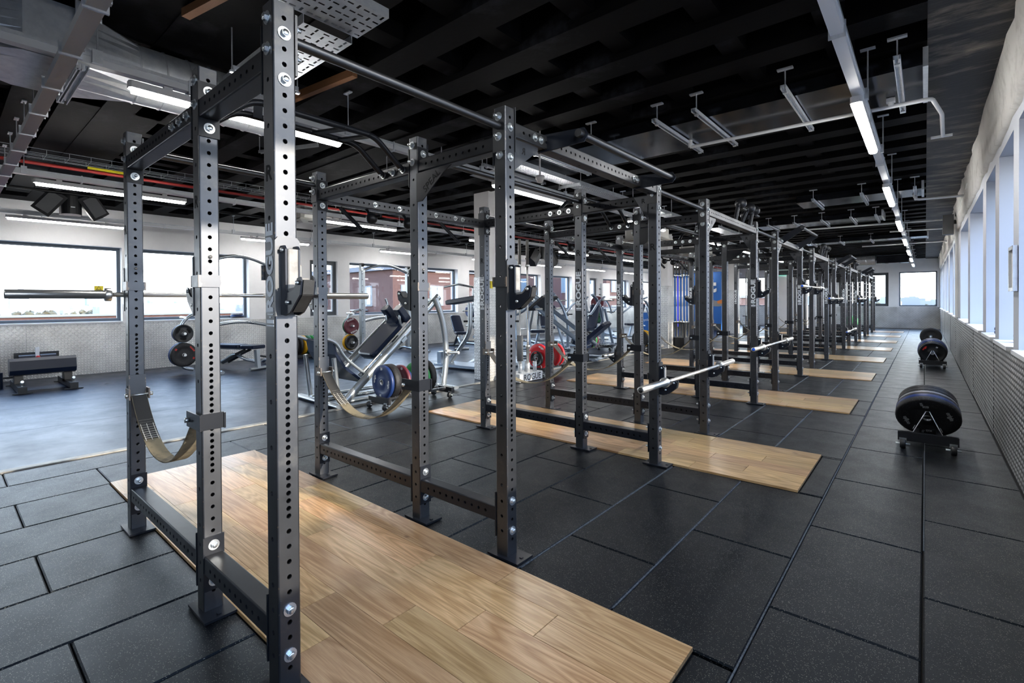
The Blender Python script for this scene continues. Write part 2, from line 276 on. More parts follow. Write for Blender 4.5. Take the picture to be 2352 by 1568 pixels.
# ------------------------------------------------------------------ mesh helpers
class MB:
    def __init__(s): s.v = []; s.f = []; s.mi = []; s.sm = []
    def add(s, vs, fs, mi=0, smooth=False, mtx=None):
        k = len(s.v)
        s.v += [tuple(mtx @ Vector(q)) for q in vs] if mtx is not None else [tuple(q) for q in vs]
        for f in fs: s.f.append([i + k for i in f]); s.mi.append(mi); s.sm.append(smooth)
        return s
    def box(s, c, d, rz=0.0, mi=0, mtx=None, ch=0.0):
        x, y, z = d[0] / 2, d[1] / 2, d[2] / 2
        if ch:
            pr = [(x - ch, y), (x, y - ch), (x, -y + ch), (x - ch, -y), (-x + ch, -y), (-x, -y + ch), (-x, y - ch), (-x + ch, y)][::-1]
            return s.prism(pr, z, -z, (Matrix.Translation(c) @ Matrix.Rotation(rz, 4, 'Z')) if mtx is None else mtx @ Matrix.Translation(c), mi)
        vs = [(a, b_, e_) for e_ in (-z, z) for a, b_ in ((-x, -y), (x, -y), (x, y), (-x, y))]
        m = Matrix.Translation(c) @ Matrix.Rotation(rz, 4, 'Z')
        if mtx is not None: m = mtx @ m
        return s.add(vs, [(3, 2, 1, 0), (4, 5, 6, 7), (0, 1, 5, 4), (1, 2, 6, 5), (2, 3, 7, 6), (3, 0, 4, 7)], mi, False, m)
    def prism(s, poly, z0, z1, mtx=None, mi=0, smooth=False):
        n = len(poly); vs = [(a, b_, z0) for a, b_ in poly] + [(a, b_, z1) for a, b_ in poly]
        fs = [list(range(n))[::-1], list(range(n, 2 * n))] + [(i, (i + 1) % n, n + (i + 1) % n, n + i) for i in range(n)]
        return s.add(vs, fs, mi, smooth, mtx)
    def sweep(s, path, prof, mi=0, smooth=True, caps=True, up=None):
        P = [Vector(q) for q in path]; n = len(P); m = len(prof); vs = []; fs = []
        T = [((P[min(i + 1, n - 1)] - P[max(i - 1, 0)]).normalized()) for i in range(n)]
        u = Vector(up) if up is not None else (Vector((0, 0, 1)) if abs(T[0].z) < 0.95 else Vector((1, 0, 0)))
        for i in range(n):
            u = (u - T[i] * u.dot(T[i])).normalized(); w = T[i].cross(u)
            k = 1.0
            if 0 < i < n - 1:
                a = (P[i] - P[i - 1]).normalized(); d = max(0.35, a.dot(T[i])); k = 1 / d if not smooth else 1.0
            for a, b_ in prof: vs.append(P[i] + w * a * k + u * b_)
        for i in range(n - 1):
            for j in range(m):
                fs.append((i * m + j, i * m + (j + 1) % m, (i + 1) * m + (j + 1) % m, (i + 1) * m + j))
        s.add(vs, fs, mi, smooth)
        if caps: s.add(vs[:m], [list(range(m))[::-1]], mi); s.add(vs[-m:], [list(range(m))], mi)
        return s
    def tube(s, path, r, n=10, mi=0, caps=True):
        return s.sweep(path, [(r * math.cos(2 * PI * k / n), r * math.sin(2 * PI * k / n)) for k in range(n)], mi, True, caps)
    def bar(s, path, w, h, mi=0, up=None):
        return s.sweep(path, [(-w / 2, -h / 2), (w / 2, -h / 2), (w / 2, h / 2), (-w / 2, h / 2)], mi, False, True, up)
    def lathe(s, prof, mtx=None, n=24, mi=0, smooth=True, closed=False):
        """prof: (r, z) along local Z"""
        m = len(prof); vs = []; fs = []
        for k in range(n):
            a = 2 * PI * k / n
            for r, z in prof: vs.append((r * math.cos(a), r * math.sin(a), z))
        for k in range(n):
            k2 = (k + 1) % n
            for j in range(m if closed else m - 1):
                j2 = (j + 1) % m
                fs.append((k * m + j, k2 * m + j, k2 * m + j2, k * m + j2))
        return s.add(vs, fs, mi, smooth, mtx)
    def ball(s, c, r, n=14, mi=0):
        k = n // 2
        return s.lathe([(max(1e-4, r * math.sin(PI * i / k)), -r * math.cos(PI * i / k)) for i in range(k + 1)], Matrix.Translation(c), n, mi)
    def mesh(s, name, mats):
        me = bpy.data.meshes.new(name); me.from_pydata(s.v, [], s.f)
        for q in (mats if isinstance(mats, (list, tuple)) else [mats]): me.materials.append(M[q])
        me.polygons.foreach_set('material_index', s.mi); me.polygons.foreach_set('use_smooth', s.sm)
        me.update(); return me
    def build(s, name, mats, parent=None, mtx=None, kind=None):
        return link(name, s.mesh(name, mats), parent, mtx, kind)
def link(name, me, parent=None, mtx=None, kind=None):
    o = bpy.data.objects.new(name, me); COL.objects.link(o)
    if parent is not None: o.parent = parent
    if mtx is not None: o.matrix_basis = mtx
    if kind: o['kind'] = kind
    return o
def T(x, y, z): return Matrix.Translation((x, y, z))
def R(a, ax): return Matrix.Rotation(a, 4, ax)
def smooth_path(pts, rad=0.06, k=4):
    out = [Vector(pts[0])]
    for i in range(1, len(pts) - 1):
        a, b_, c = Vector(pts[i - 1]), Vector(pts[i]), Vector(pts[i + 1])
        d1 = min(rad, (a - b_).length * 0.49); d2 = min(rad, (c - b_).length * 0.49)
        p, q = b_ + (a - b_).normalized() * d1, b_ + (c - b_).normalized() * d2
        for j in range(k + 1):
            t = j / k; out.append(p * (1 - t) ** 2 + b_ * 2 * t * (1 - t) + q * t * t)
    out.append(Vector(pts[-1])); return out
def tag(o, label, cat, group=None):
    o['label'] = label; o['category'] = cat; o['kind'] = 'thing'
    if group: o['group'] = group
    return o
def thing(name, label, cat, loc=(0, 0, 0), rz=0.0, group=None):
    o = bpy.data.objects.new(name, None); COL.objects.link(o); o.empty_display_size = 0.1
    o.matrix_basis = T(*loc) @ R(rz, 'Z'); return tag(o, label, cat, group)
def dup(o, label=None, mtx=None, group=None, parent=None):
    c = o.copy(); COL.objects.link(c)
    if parent is not None: c.parent = parent
    if mtx is not None: c.matrix_basis = mtx
    if label: c['label'] = label
    if group: c['group'] = group
    for ch in KIDS.get(o.name, None) or list(o.children): dup(ch, parent=c)
    return c
KIDS = {}
def struct(name, mb, mats, parent=None, mtx=None): return mb.build(name, mats, parent, mtx, None if parent is not None else 'structure')
TXT = {}
def text(s, size, mat_, parent, name, mtx, bold=0.0, ext=0.0006, sx=1.0):
    key = (s, size, bold, mat_, sx)
    if key not in TXT:
        cu = bpy.data.curves.new('lettering', 'FONT'); cu.body = s; cu.size = size; cu.align_x = 'CENTER'; cu.align_y = 'CENTER'
        cu.offset = bold; cu.extrude = ext; cu.resolution_u = 3
        ob = bpy.data.objects.new('tmp', cu); me = bpy.data.meshes.new_from_object(ob); bpy.data.objects.remove(ob)
        if sx != 1.0:
            for v in me.vertices: v.co.x *= sx
        me.materials.clear(); me.materials.append(M[mat_]); TXT[key] = me
    return link(name, TXT[key], parent, mtx)
FACE_MY = R(PI / 2, 'X')                      # text plane turned to face -Y
FACE_PX = R(PI / 2, 'Z') @ R(PI / 2, 'X')     # faces +X, reads along +Y
FACE_MX = R(-PI / 2, 'Z') @ R(PI / 2, 'X')
# ------------------------------------------------------------------ the room shell
XL, XR, YB, YF, ZC = -10.3, 2.13, -4.6, 28.5, 3.15
fl = MB().box(((XL + XR) / 2, (YB + YF) / 2, -0.11), (XR - XL + 1.0, YF - YB + 1.0, 0.18))
floor = struct('floor', fl, 'rubber_joint')
# smooth rubber sheets of the machine area, each roll a strip
w = 1.606
for i in range(4):
    x0 = XL + 0.0 + i * w
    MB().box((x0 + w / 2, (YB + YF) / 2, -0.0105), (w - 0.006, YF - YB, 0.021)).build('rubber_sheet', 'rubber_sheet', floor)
MB().box((-3.83, (YB + YF) / 2, 0.001), (0.075, YF - YB, 0.016), ch=0.006).build('threshold_strip', 'threshold_alu', floor)
# rubber tiles 0.5 x 1.0 in running bond; the far ones joined into one part
RY = [0.0, 3.0226]
IN = 0.0254
SB, SG = 46 * IN, 73 * IN
PLAT = [(k * (SB + SG) + 0.062, k * (SB + SG) + SB - 0.085) for k in range(9)]
PX0, PX1 = -2.86, 0.985
tile_me = {}
def tile_mesh(wx, wy):
    k = (round(wx, 3), round(wy, 3))
    if k not in tile_me:
        b_ = MB(); c = 0.006; x, y = wx / 2 - 0.003, wy / 2 - 0.003
        b_.add([(-x, -y, -0.02), (x, -y, -0.02), (x, y, -0.02), (-x, y, -0.02), (-x, -y, -c), (x, -y, -c), (x, y, -c), (-x, y, -c),
                (-x + c, -y + c, 0), (x - c, -y + c, 0), (x - c, y - c, 0), (-x + c, y - c, 0)],
               [(8, 9, 10, 11), (0, 1, 5, 4), (1, 2, 6, 5), (2, 3, 7, 6), (3, 0, 4, 7), (4, 5, 9, 8), (5, 6, 10, 9), (6, 7, 11, 10), (7, 4, 8, 11)])
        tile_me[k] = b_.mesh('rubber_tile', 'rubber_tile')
    return tile_me[k]
farb = MB()
def put_tile(x0, x1, y0, y1):
    if y1 - y0 < 0.02 or x1 - x0 < 0.02: return
    cx, cy = (x0 + x1) / 2, (y0 + y1) / 2
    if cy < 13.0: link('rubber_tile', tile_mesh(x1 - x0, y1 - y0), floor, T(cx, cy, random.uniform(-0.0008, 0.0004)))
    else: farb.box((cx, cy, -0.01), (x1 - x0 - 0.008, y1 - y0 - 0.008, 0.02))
for c in range(-8, 4):
    x0 = 0.13 + 0.5 * c; x1 = min(x0 + 0.5, XR)
    off = 0.565 if c % 2 == 0 else 0.07
    y = -5 + off
    while y < YF:
        y0, y1 = max(y, YB), min(y + 1.0, YF); y += 1.0
        if x1 <= PX0 + 0.02 or x0 >= PX1: put_tile(x0, x1, y0, y1); continue
        segs = [(y0, y1)]
        for a, b_ in PLAT:
            nx = []
            for s0, s1 in segs:
                if b_ <= s0 or a >= s1: nx.append((s0, s1))
                else:
                    if s0 < a: nx.append((s0, a))
                    if s1 > b_: nx.append((b_, s1))
                    if x1 > PX1 + 0.02: put_tile(PX1, x1, max(s0, a), min(s1, b_))
            segs = nx
        for s0, s1 in segs: put_tile(x0, x1, s0, s1)
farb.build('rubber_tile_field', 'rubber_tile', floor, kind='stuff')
# chalk-white worn edges along the seams of the lifting lane
for x, y0, y1 in ((1.13, 0.3, 12.5), (0.13, 1.12, 3.05), (0.63, 1.12, 3.05), (0.13, 4.2, 6.05), (0.63, 4.2, 6.05), (0.13, 7.3, 9.05), (0.63, 7.3, 9.05), (1.633, 2.6, 5.6)):
    MB().box((x, (y0 + y1) / 2, -0.0025), (0.006, y1 - y0, 0.004)).build('worn_seam', 'chalk_line', floor)

# oak lifting platforms between the uprights of every rack
ORD = ['first', 'second', 'third', 'fourth', 'fifth', 'sixth', 'seventh', 'eighth', 'ninth']
pl_me = {}
def plank(L_, wd_):
    k = (round(L_, 2), round(wd_, 3))
    if k not in pl_me: pl_me[k] = MB().box((0, 0, 0), (k[0] - 0.0016, k[1] - 0.0016, 0.016), ch=0.0).mesh('plank', 'oak')
    return pl_me[k]
for i, (a, b_) in enumerate(PLAT):
    nr = 6; pw = (b_ - a) / nr
    lab = 'largest oak plank lifting platform, nearest the lens under the front rack' if i == 0 else 'oak plank lifting platform, %s strip of wood counting from the near one' % ORD[i]
    t = thing('lifting_platform', lab, 'platform', (0, 0, 0), 0, 'oak platforms under the racks')
    MB().box(((PX0 + PX1) / 2, (a + b_) / 2, -0.009), (PX1 - PX0 - 0.01, b_ - a - 0.01, 0.012)).build('underlay', 'rubber_joint', t)
    rs = random.Random(100 + i)
    for r in range(nr):
        x = PX0; cy = a + (r + 0.5) * pw
        first = True
        while x < PX1 - 0.01:
            L_ = rs.choice([0.35, 0.6, 0.85]) if first else rs.choice([0.75, 1.05, 0.6, 1.2]); first = False
            x1 = x + L_
            if x1 > PX1 - 0.25: x1 = PX1
            link('plank', plank(x1 - x, pw), t, T((x + x1) / 2, cy, 0.0035 + rs.uniform(0, 0.0006)))
            x = x1
# ---- walls with openings: list of (u0, u1) spans along the wall
def wall_run(name, axis, pos, thick, lo, hi, sill, head, top, spans, mw, tread, trm, tz, panel, sign):
    """axis 'Y': wall in the plane x=pos running along Y; 'X': in the plane y=pos. sign: outward direction"""
    o_ = sign * thick / 2
    def bx(mb, u0, u1, z0, z1, t=thick, off=o_):
        c = (pos + off, (u0 + u1) / 2, (z0 + z1) / 2) if axis == 'Y' else ((u0 + u1) / 2, pos + off, (z0 + z1) / 2)
        d = (t, u1 - u0, z1 - z0) if axis == 'Y' else (u1 - u0, t, z1 - z0)
        mb.box(c, d)
    wb = MB(); bx(wb, lo, hi, 0, sill - 0.02); bx(wb, lo, hi, head, top)
    u = lo
    for a, b_ in spans:
        if a > u: bx(wb, u, a, sill - 0.02, head)
        u = b_
    if u < hi: bx(wb, u, hi, sill - 0.02, head)
    wl = struct(name, wb, mw)
    for a, b_ in spans:                                   # window boards
        s_ = MB(); bx(s_, a, b_, sill - 0.03, sill, thick + 0.035, o_ - sign * 0.022); s_.build('window_board', 'frame_white', wl)
    u = lo
    k = 0
    while u < hi - 0.05 and tread:
        u1 = min(u + panel, hi); q = MB(); t = 0.006 + (k % 3) * 0.003
        bx(q, u + 0.003, u1 - 0.003, 0.004, tz, t, -sign * t / 2); q.build('tread_panel', tread, wl); u = u1; k += 1
    return wl
WN = [0]
def window(axis, pos, u0, u1, z0, z1, fw_, mat_, mull=(), depth=0.07):
    WN[0] += 1
    fb = MB(); n = (u1 - u0)
    def bx(mb, a, b_, c0, c1, t=depth):
        c = (pos, (a + b_) / 2, (c0 + c1) / 2) if axis == 'Y' else ((a + b_) / 2, pos, (c0 + c1) / 2)
        d = (t, b_ - a, c1 - c0) if axis == 'Y' else (b_ - a, t, c1 - c0)
        mb.box(c, d)
    bx(fb, u0, u0 + fw_, z0, z1); bx(fb, u1 - fw_, u1, z0, z1); bx(fb, u0 + fw_, u1 - fw_, z0, z0 + fw_); bx(fb, u0 + fw_, u1 - fw_, z1 - fw_, z1)
    for m_ in mull: bx(fb, m_ - fw_ / 2, m_ + fw_ / 2, z0 + fw_, z1 - fw_)
    wo = struct('window_%d' % WN[0], fb, mat_)
    g = MB(); bx(g, u0 + fw_, u1 - fw_, z0 + fw_, z1 - fw_, 0.006); g.build('pane', 'pane_dimming' if pos > 2 and axis == 'Y' else 'pane_glass', wo)
    return wo
LS = [(-4.2, -2.6), (-2.2, 1.66), (1.98, 4.06), (5.57, 6.35), (6.72, 8.95), (9.45, 10.85), (11.4, 13.3), (14.1, 15.6), (16.45, 17.95), (19.5, 20.2), (20.75, 23.5), (24.4, 27.2)]
RS = [(-4.2, -2.4), (-2.0, -0.7), (-0.35, 0.65), (0.95, 1.9), (2.2, 3.1), (3.35, 4.30), (4.58, 5.54), (5.85, 6.79), (7.17, 9.36), (9.77, 11.96), (13.30, 14.9), (15.3, 17.4), (18.2, 20.2), (20.7, 22.6), (23.4, 25.2), (25.7, 27.6)]
FS = [(-9.6, -7.4), (-6.9, -4.8), (-4.2, -2.6), (-1.6, 0.34), (0.72, 2.04)]
wall_left = wall_run('wall_left', 'Y', XL, 0.34, YB, YF, 0.99, 2.43, 3.6, LS, 'wall_white', 'tread_left', None, 0.95, 2.44, -1)
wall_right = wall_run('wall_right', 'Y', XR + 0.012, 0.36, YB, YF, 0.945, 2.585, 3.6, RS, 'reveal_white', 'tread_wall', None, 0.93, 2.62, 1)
wall_far = wall_run('wall_far', 'X', YF, 0.34, XL, XR + 0.3, 1.01, 2.585, 3.6, FS, 'wall_white', 'tread_far', None, 0.98, 1.22, 1)
bk = MB().box(((XL + XR) / 2, YB - 0.15, 1.8), (XR - XL + 0.8, 0.3, 3.6)); wall_back = struct('wall_back', bk, 'wall_dark')
MB().box(((XL + XR) / 2, YB + 0.006, 0.47), (XR - XL, 0.012, 0.94)).build('skirting_board', 'frame_dark', wall_back)
for i, (a, b_) in enumerate(LS):
    cas = (b_ - a) < 0.9
    window('Y', XL - (0.12 if cas else 0.20), a, b_, 0.99, 2.43, 0.10 if cas else 0.055, 'frame_dark' if cas else 'frame_grey')
for a, b_ in RS: window('Y', XR + 0.33, a, b_, 0.945, 2.585, 0.05, 'frame_white')
for i, (a, b_) in enumerate(FS): window('X', YF + 0.14, a, b_, 1.01, 2.585, 0.12 if i == 3 else 0.05, 'frame_dark' if i == 3 else 'frame_grey')
# rough plaster band above the right hand windows and thin pipes on it
pb = MB(); rs = random.Random(5); ys = [YB + 0.25 * k for k in range(int((YF - YB) / 0.25) + 1)]
vs = []; fs = []
for k, y in enumerate(ys):
    zt = 3.15; zb = 2.70 + rs.uniform(-0.03, 0.03); xo = XR + 0.004
    vs += [(xo + 0.012, y, zb - 0.015), (xo - 0.022 - rs.uniform(0, 0.012), y, zb), (xo - 0.030 - rs.uniform(0, 0.015), y, 2.92), (xo - 0.045 - rs.uniform(0, 0.03), y, zt + 0.01)]
    if k: fs += [((k - 1) * 4 + j, k * 4 + j, k * 4 + j + 1, (k - 1) * 4 + j + 1) for j in range(3)]
pb.add(vs, fs, 0, True); pb.build('plaster_band', 'plaster_rough', wall_right)
MB().tube([(XR + 0.0, 12.9, 0.95), (XR + 0.0, 12.9, 2.75)], 0.035).tube([(XR - 0.03, 9.0, 2.98), (XR - 0.03, 12.5, 2.86)], 0.012, 8).tube([(XR - 0.03, 13.4, 2.8), (XR - 0.03, 16.0, 2.98)], 0.02, 8).build('wall_pipe', 'pipe_white', wall_right)

# ---- ceiling: concrete ribs over deep black coffers
cb = MB().box(((XL + XR) / 2, (YB + YF) / 2, 3.56), (XR - XL + 0.9, YF - YB + 0.9, 0.14))
ceiling = struct('ceiling', cb, 'ceiling_deep')
rib = MB().box(((XL + 1.66) / 2, 0, 3.325), (1.66 - XL, 0.25, 0.35)).mesh('ceiling_rib', 'ceiling_black')
y = YB + 0.05
yy = 4.0 - 0.6 * 14
while yy < YF:
    link('ceiling_rib', rib, ceiling, T(0, yy, 0)); yy += 0.6
crm = MB().box((0, (YB + YF) / 2, 3.35), (0.16, YF - YB, 0.30)).mesh('cross_rib', 'ceiling_black')
for k in range(-16, 3): link('cross_rib', crm, ceiling, T(0.54 + 0.61 * k, 0, 0))
MB().box((1.93, (YB + YF) / 2, 3.33), (0.56, YF - YB, 0.36)).build('ceiling_soffit', 'soffit_black', ceiling)
MB().box((-10.1, (YB + YF) / 2, 3.30), (0.5, YF - YB, 0.30)).build('ceiling_soffit', 'ceiling_black', ceiling)
for x0, x1, y0, y1 in ((-4.2, -0.6, -0.8, 0.9), (-9.5, -3.6, 0.0, 0.75), (-6.4, -2.6, 2.5, 3.2)):      # boarded-over coffers
    MB().box(((x0 + x1) / 2, (y0 + y1) / 2, 3.19), (x1 - x0, y1 - y0, 0.06)).build('ceiling_board', 'ceiling_black', ceiling)

# ---- columns and partitions in the middle of the hall
for k, (x, y, s_) in enumerate(((-3.98, 5.42, 0.33), (-3.93, 12.75, 0.36), (-4.2, 20.3, 0.38))):
    cbm = MB().box((x, y, 1.6), (s_, s_, 3.2)); c_ = struct('column_%d' % (k + 1), cbm, 'wall_white')
    q = MB(); h = 1.73
    for dx, dy, wx, wy in ((0, -s_ / 2 - .004, s_ + .016, .008), (0, s_ / 2 + .004, s_ + .016, .008), (s_ / 2 + .004, 0, .008, s_), (-s_ / 2 - .004, 0, .008, s_)):
        q2 = MB().box((x + dx, y + dy, h / 2 + 0.005), (wx, wy, h)); q2.build('tread_panel', 'tread_far' if wx > wy else 'tread_left', c_)
pw_ = MB().box((-6.35, 22.4, 1.31), (2.18, 0.16, 2.62)); part_w = struct('wall_partition', pw_, 'wall_blue')
text('t', 0.80, 'text_white', part_w, 'wall_letter', T(-5.62, 22.30, 1.98) @ FACE_MY, 0.04, 0.012)
sh = [(-0.55, -0.10), (0.35, -0.14), (0.55, -0.10), (0.58, 0.02), (0.40, 0.09), (0.18, 0.13), (0.0, 0.25), (-0.15, 0.28), (-0.4, 0.2), (-0.6, 0.12)]
MB().prism(sh, 0, 0.004, T(-5.72, 22.318, 1.20) @ FACE_MY).prism([(x * 0.55 - 0.1, y * 0.5 + 0.12) for x, y in sh], 0, 0.006, T(-5.0, 22.318, 1.12) @ FACE_MY, 1).build('shoe_print', ['shoe_grey', 'shoe_orange'], part_w)
MB().box((-6.35, 22.31, 0.14), (2.18, 0.02, 0.28)).build('skirting_board', 'frame_dark', part_w)
pw2 = MB().box((-3.2, 25.6, 1.6), (1.5, 0.16, 3.2)).box((-3.9, 27.0, 1.6), (0.14, 2.8, 3.2)); struct('wall_lobby', pw2, 'wall_white')
# ------------------------------------------------------------------ power racks
HW = 0.0381
def holed_strip(mb, L0, L1, half, holes, r, org, ax_u, ax_v, nrm, dep=0.006, n=12):
    """flat strip from v=L0..L1, u=-half..half with round holes (v positions), plus hole walls going inwards"""
    O, U, V, N = Vector(org), Vector(ax_u), Vector(ax_v), Vector(nrm)
    P = lambda u, v, d=0.0: O + U * u + V * v - N * d
    hs = sorted(holes); vs = []; fs = []
    def quad(a, b_):
        if b_ - a < 1e-5: return
        k = len(vs); vs.extend([P(-half, a), P(half, a), P(half, b_), P(-half, b_)]); fs.append((k, k + 1, k + 2, k + 3))
    cur = L0
    for i, h in enumerate(hs):
        lo = max(cur, h - 0.0127); hi = min(L1, h + 0.0127)
        if i + 1 < len(hs): hi = min(hi, (h + hs[i + 1]) / 2)
        quad(cur, lo); k = len(vs)
        vs.extend([P(half, hi), P(-half, hi), P(-half, lo), P(half, lo)])
        for d in (0.0, dep):
            for j in range(n):
                a = 2 * PI * j / n; vs.append(P(r * math.cos(a), h + r * math.sin(a), d))
        q = n // 4
        for c in range(4):
            for j in range(q):
                a, b_ = k + 4 + c * q + j, k + 4 + (c * q + j + 1) % n; fs.append((k + c, b_, a))
            fs.append((k + c, k + (c + 1) % 4, k + 4 + ((c + 1) * q) % n))
        for j in range(n):
            a, b_ = k + 4 + j, k + 4 + (j + 1) % n; fs.append((a, b_, b_ + n, a + n))
        cur = hi
    quad(cur, L1); mb.add(vs, fs)
def holed_tube(L0, L1, hx, hy, w=HW, r=0.0083, rc=0.006, caps=True, hxn=None, hyn=None):
    """square tube along Z: holes hx on +X/-X faces, hy on +Y/-Y faces"""
    mb = MB(); f = w - rc; Z = (0, 0, 1)
    holed_strip(mb, L0, L1, f, hx, r, (w, 0, 0), (0, 1, 0), Z, (1, 0, 0)); holed_strip(mb, L0, L1, f, hx if hxn is None else hxn, r, (-w, 0, 0), (0, -1, 0), Z, (-1, 0, 0))
    holed_strip(mb, L0, L1, f, hy, r, (0, w, 0), (-1, 0, 0), Z, (0, 1, 0)); holed_strip(mb, L0, L1, f, hy if hyn is None else hyn, r, (0, -w, 0), (1, 0, 0), Z, (0, -1, 0))
    for sx_, sy_ in ((1, 1), (-1, 1), (-1, -1), (1, -1)):
        a0 = math.atan2(sy_, sx_) - PI / 4; vs = []
        for j in range(4):
            a = a0 + PI / 2 * j / 3; x, y = sx_ * f + rc * math.cos(a), sy_ * f + rc * math.sin(a)
            vs += [(x, y, L0), (x, y, L1)]
        mb.add(vs, [(2 * j, 2 * j + 2, 2 * j + 3, 2 * j + 1) for j in range(3)], 0, True)
    if caps:
        for z, s_ in ((L1, 1), (L0, -1)):
            q = [(f, w), (w, f), (w, -f), (f, -w), (-f, -w), (-w, -f), (-w, f), (-f, w)]
            mb.add([(a, b_, z) for a, b_ in q], [list(range(8))[::-1] if s_ > 0 else list(range(8))])
    return mb
PH = 2.302
hx = [2.2516 - 0.0508 * k for k in range(23)]
hx += [1.1086 - 0.0254 * k for k in range(21)]
z = 0.5752 - 0.0254
while z > 0.06: hx.append(z); z -= 0.0508
hy = [2.2516, 2.1500, 2.0484] + [1.896 - 0.1524 * k for k in range(11)] + [0.288, 0.212, 0.136]
post_me = holed_tube(0.010, PH, hx, hy).mesh('upright', 'rack_steel')
post_far_me = holed_tube(0.010, PH, [h for i, h in enumerate(hx)], hy, r=0.008).mesh('upright', 'rack_steel')
foot_me = MB().box((0.02, 0, 0.0075), (0.20, 0.125, 0.010)).box((0.095, 0.0, 0.014), (0.014, 0.014, 0.006)).box((-0.055, 0.0, 0.014), (0.014, 0.014, 0.006)).mesh('base_plate', 'beam_steel')
def bolt_mesh(nut):
    b_ = MB(); b_.lathe([(0.0001, 0.003), (0.022, 0.003), (0.022, 0.0)], None, 16, 0, False)
    hxp = [(0.0135 * math.cos(PI / 3 * k), 0.0135 * math.sin(PI / 3 * k)) for k in range(6)]
    b_.prism(hxp, 0.003, 0.0135 if not nut else 0.017)
    if nut: b_.lathe([(0.008, 0.003), (0.008, 0.030), (0.006, 0.032), (0.0001, 0.032)], None, 8)
    else: b_.lathe([(0.011, 0.0135), (0.010, 0.015), (0.0001, 0.015)], None, 12)
    return b_.mesh('bolt', 'zinc')
bolt_me, nut_me = bolt_mesh(False), bolt_mesh(True)
DIR = {'+X': R(PI / 2, 'Y'), '-X': R(-PI / 2, 'Y'), '+Y': R(-PI / 2, 'X'), '-Y': R(PI / 2, 'X')}
def bolt(parent, x, y, z, d, nut=False): return link('bolt', nut_me if nut else bolt_me, parent, T(x, y, z) @ DIR[d])
def beam_x(L_, low):
    """crossmember along X with flange plates at its ends"""
    n = int((L_ - 0.06) / 0.0508); h0 = [(k - (n - 1) / 2) * 0.0508 for k in range(n)]
    mb = holed_tube(-L_ / 2, L_ / 2, [], h0, caps=False)
    m = R(PI / 2, 'Y') ; mb.v = [tuple(m @ Vector(v)) for v in mb.v]
    for s_ in (-1, 1): mb.box((s_ * (L_ / 2 - 0.003), 0, 0), (0.007, 0.082, 0.228), ch=0.0)
    return mb
ZT, ZL = 2.125, 0.212
X2, X1 = -27 * IN, -73 * IN
LA, LB = -X2 - 2 * HW - 0.002, X2 - X1 - 2 * HW - 0.002
bm_a, bm_b = beam_x(LA, 0).mesh('crossmember', 'beam_steel'), beam_x(LB, 0).mesh('crossmember', 'beam_steel')
def long_beam(L_):
    n = int((L_ - 0.05) / 0.0508); h0 = [(k - (n - 1) / 2) * 0.0508 for k in range(n)]
    mb = holed_tube(-L_ / 2, L_ / 2, [], h0, caps=False, hyn=h0, hx=[]) if False else holed_tube(-L_ / 2, L_ / 2, h0, h0[::4], caps=False)
    m = R(-PI / 2, 'X'); mb.v = [tuple(m @ Vector(v)) for v in mb.v]     # z -> y, y -> -z
    for s_ in (-1, 1): mb.box((0, s_ * (L_ / 2 - 0.003), 0), (0.082, 0.007, 0.228))
    return mb
LG = SG - 2 * HW - 0.002
bm_g = long_beam(LG).mesh('perforated_beam', 'beam_plain')
def bar_y(r=0.019):
    mb = MB().tube([(0, HW, 0), (0, SB - HW, 0)], r, 14)
    for y in (HW + 0.004, SB - HW - 0.004): mb.box((0, y, -0.028), (0.076, 0.008, 0.205), ch=0.0)
    return mb
bar_me = bar_y().mesh('pull_up_bar', 'beam_plain')
gus_me = MB().prism([(0, 0), (0.30, 0.0), (0.24, -0.03), (0.05, -0.17), (0, -0.17)], -0.003, 0.003, FACE_MY @ T(0, 0, 0)).mesh('gusset', 'beam_steel')
grip = MB()
for x in (-0.10, -0.30):
    grip.tube(smooth_path([(X2 + x, 0.01, 2.115), (X2 + x, 0.06, 2.135), (X2 + x, 0.24, 2.28), (X2 + x, SB - 0.24, 2.28), (X2 + x, SB - 0.06, 2.135), (X2 + x, SB - 0.01, 2.115)], 0.06, 5), 0.017, 12)
for y in (0.26, 0.42, 0.74, 0.90): grip.bar([(X2 - 0.09, y, 2.275), (X2 - 0.31, y + (0.09 if y < 0.5 else -0.09), 2.275)], 0.042, 0.012)
grip_me = grip.mesh('multi_grip_bar', 'beam_steel')
cut_marks = {}
def logo(up, big, r_only=False):
    if not r_only:
        m = T(0.002, -HW - 0.0008, 1.425) @ FACE_MY @ R(PI / 2, 'Z')
        text('ROGUE', 0.068, 'rack_logo', up, 'logo_letters', m, 0.0026, 0.0003, 1.30)
        st = MB()
        for x0, x1, y0, y1 in ((-0.192, -0.187, -0.026, 0.026), (-0.182, -0.170, -0.026, 0.026), (-0.164, -0.159, -0.006, 0.006), (-0.154, -0.150, -0.022, 0.022), (-0.146, -0.142, -0.022, 0.022)):
            st.box(((x0 + x1) / 2, (y0 + y1) / 2, 0), (x1 - x0, y1 - y0, 0.0006))
        st.build('logo_mark', 'rack_logo', up, m)
    text('R', 0.075, 'cut_shade', up, 'cutout_letter', T(0.0, -HW - 0.0006, 1.738) @ FACE_MY, 0.001, 0.0003)
LOGOS = {(0, 2), (1, 0), (1, 1), (2, 0), (2, 2), (3, 2), (3, 0), (4, 0), (4, 2), (5, 2), (6, 2)}
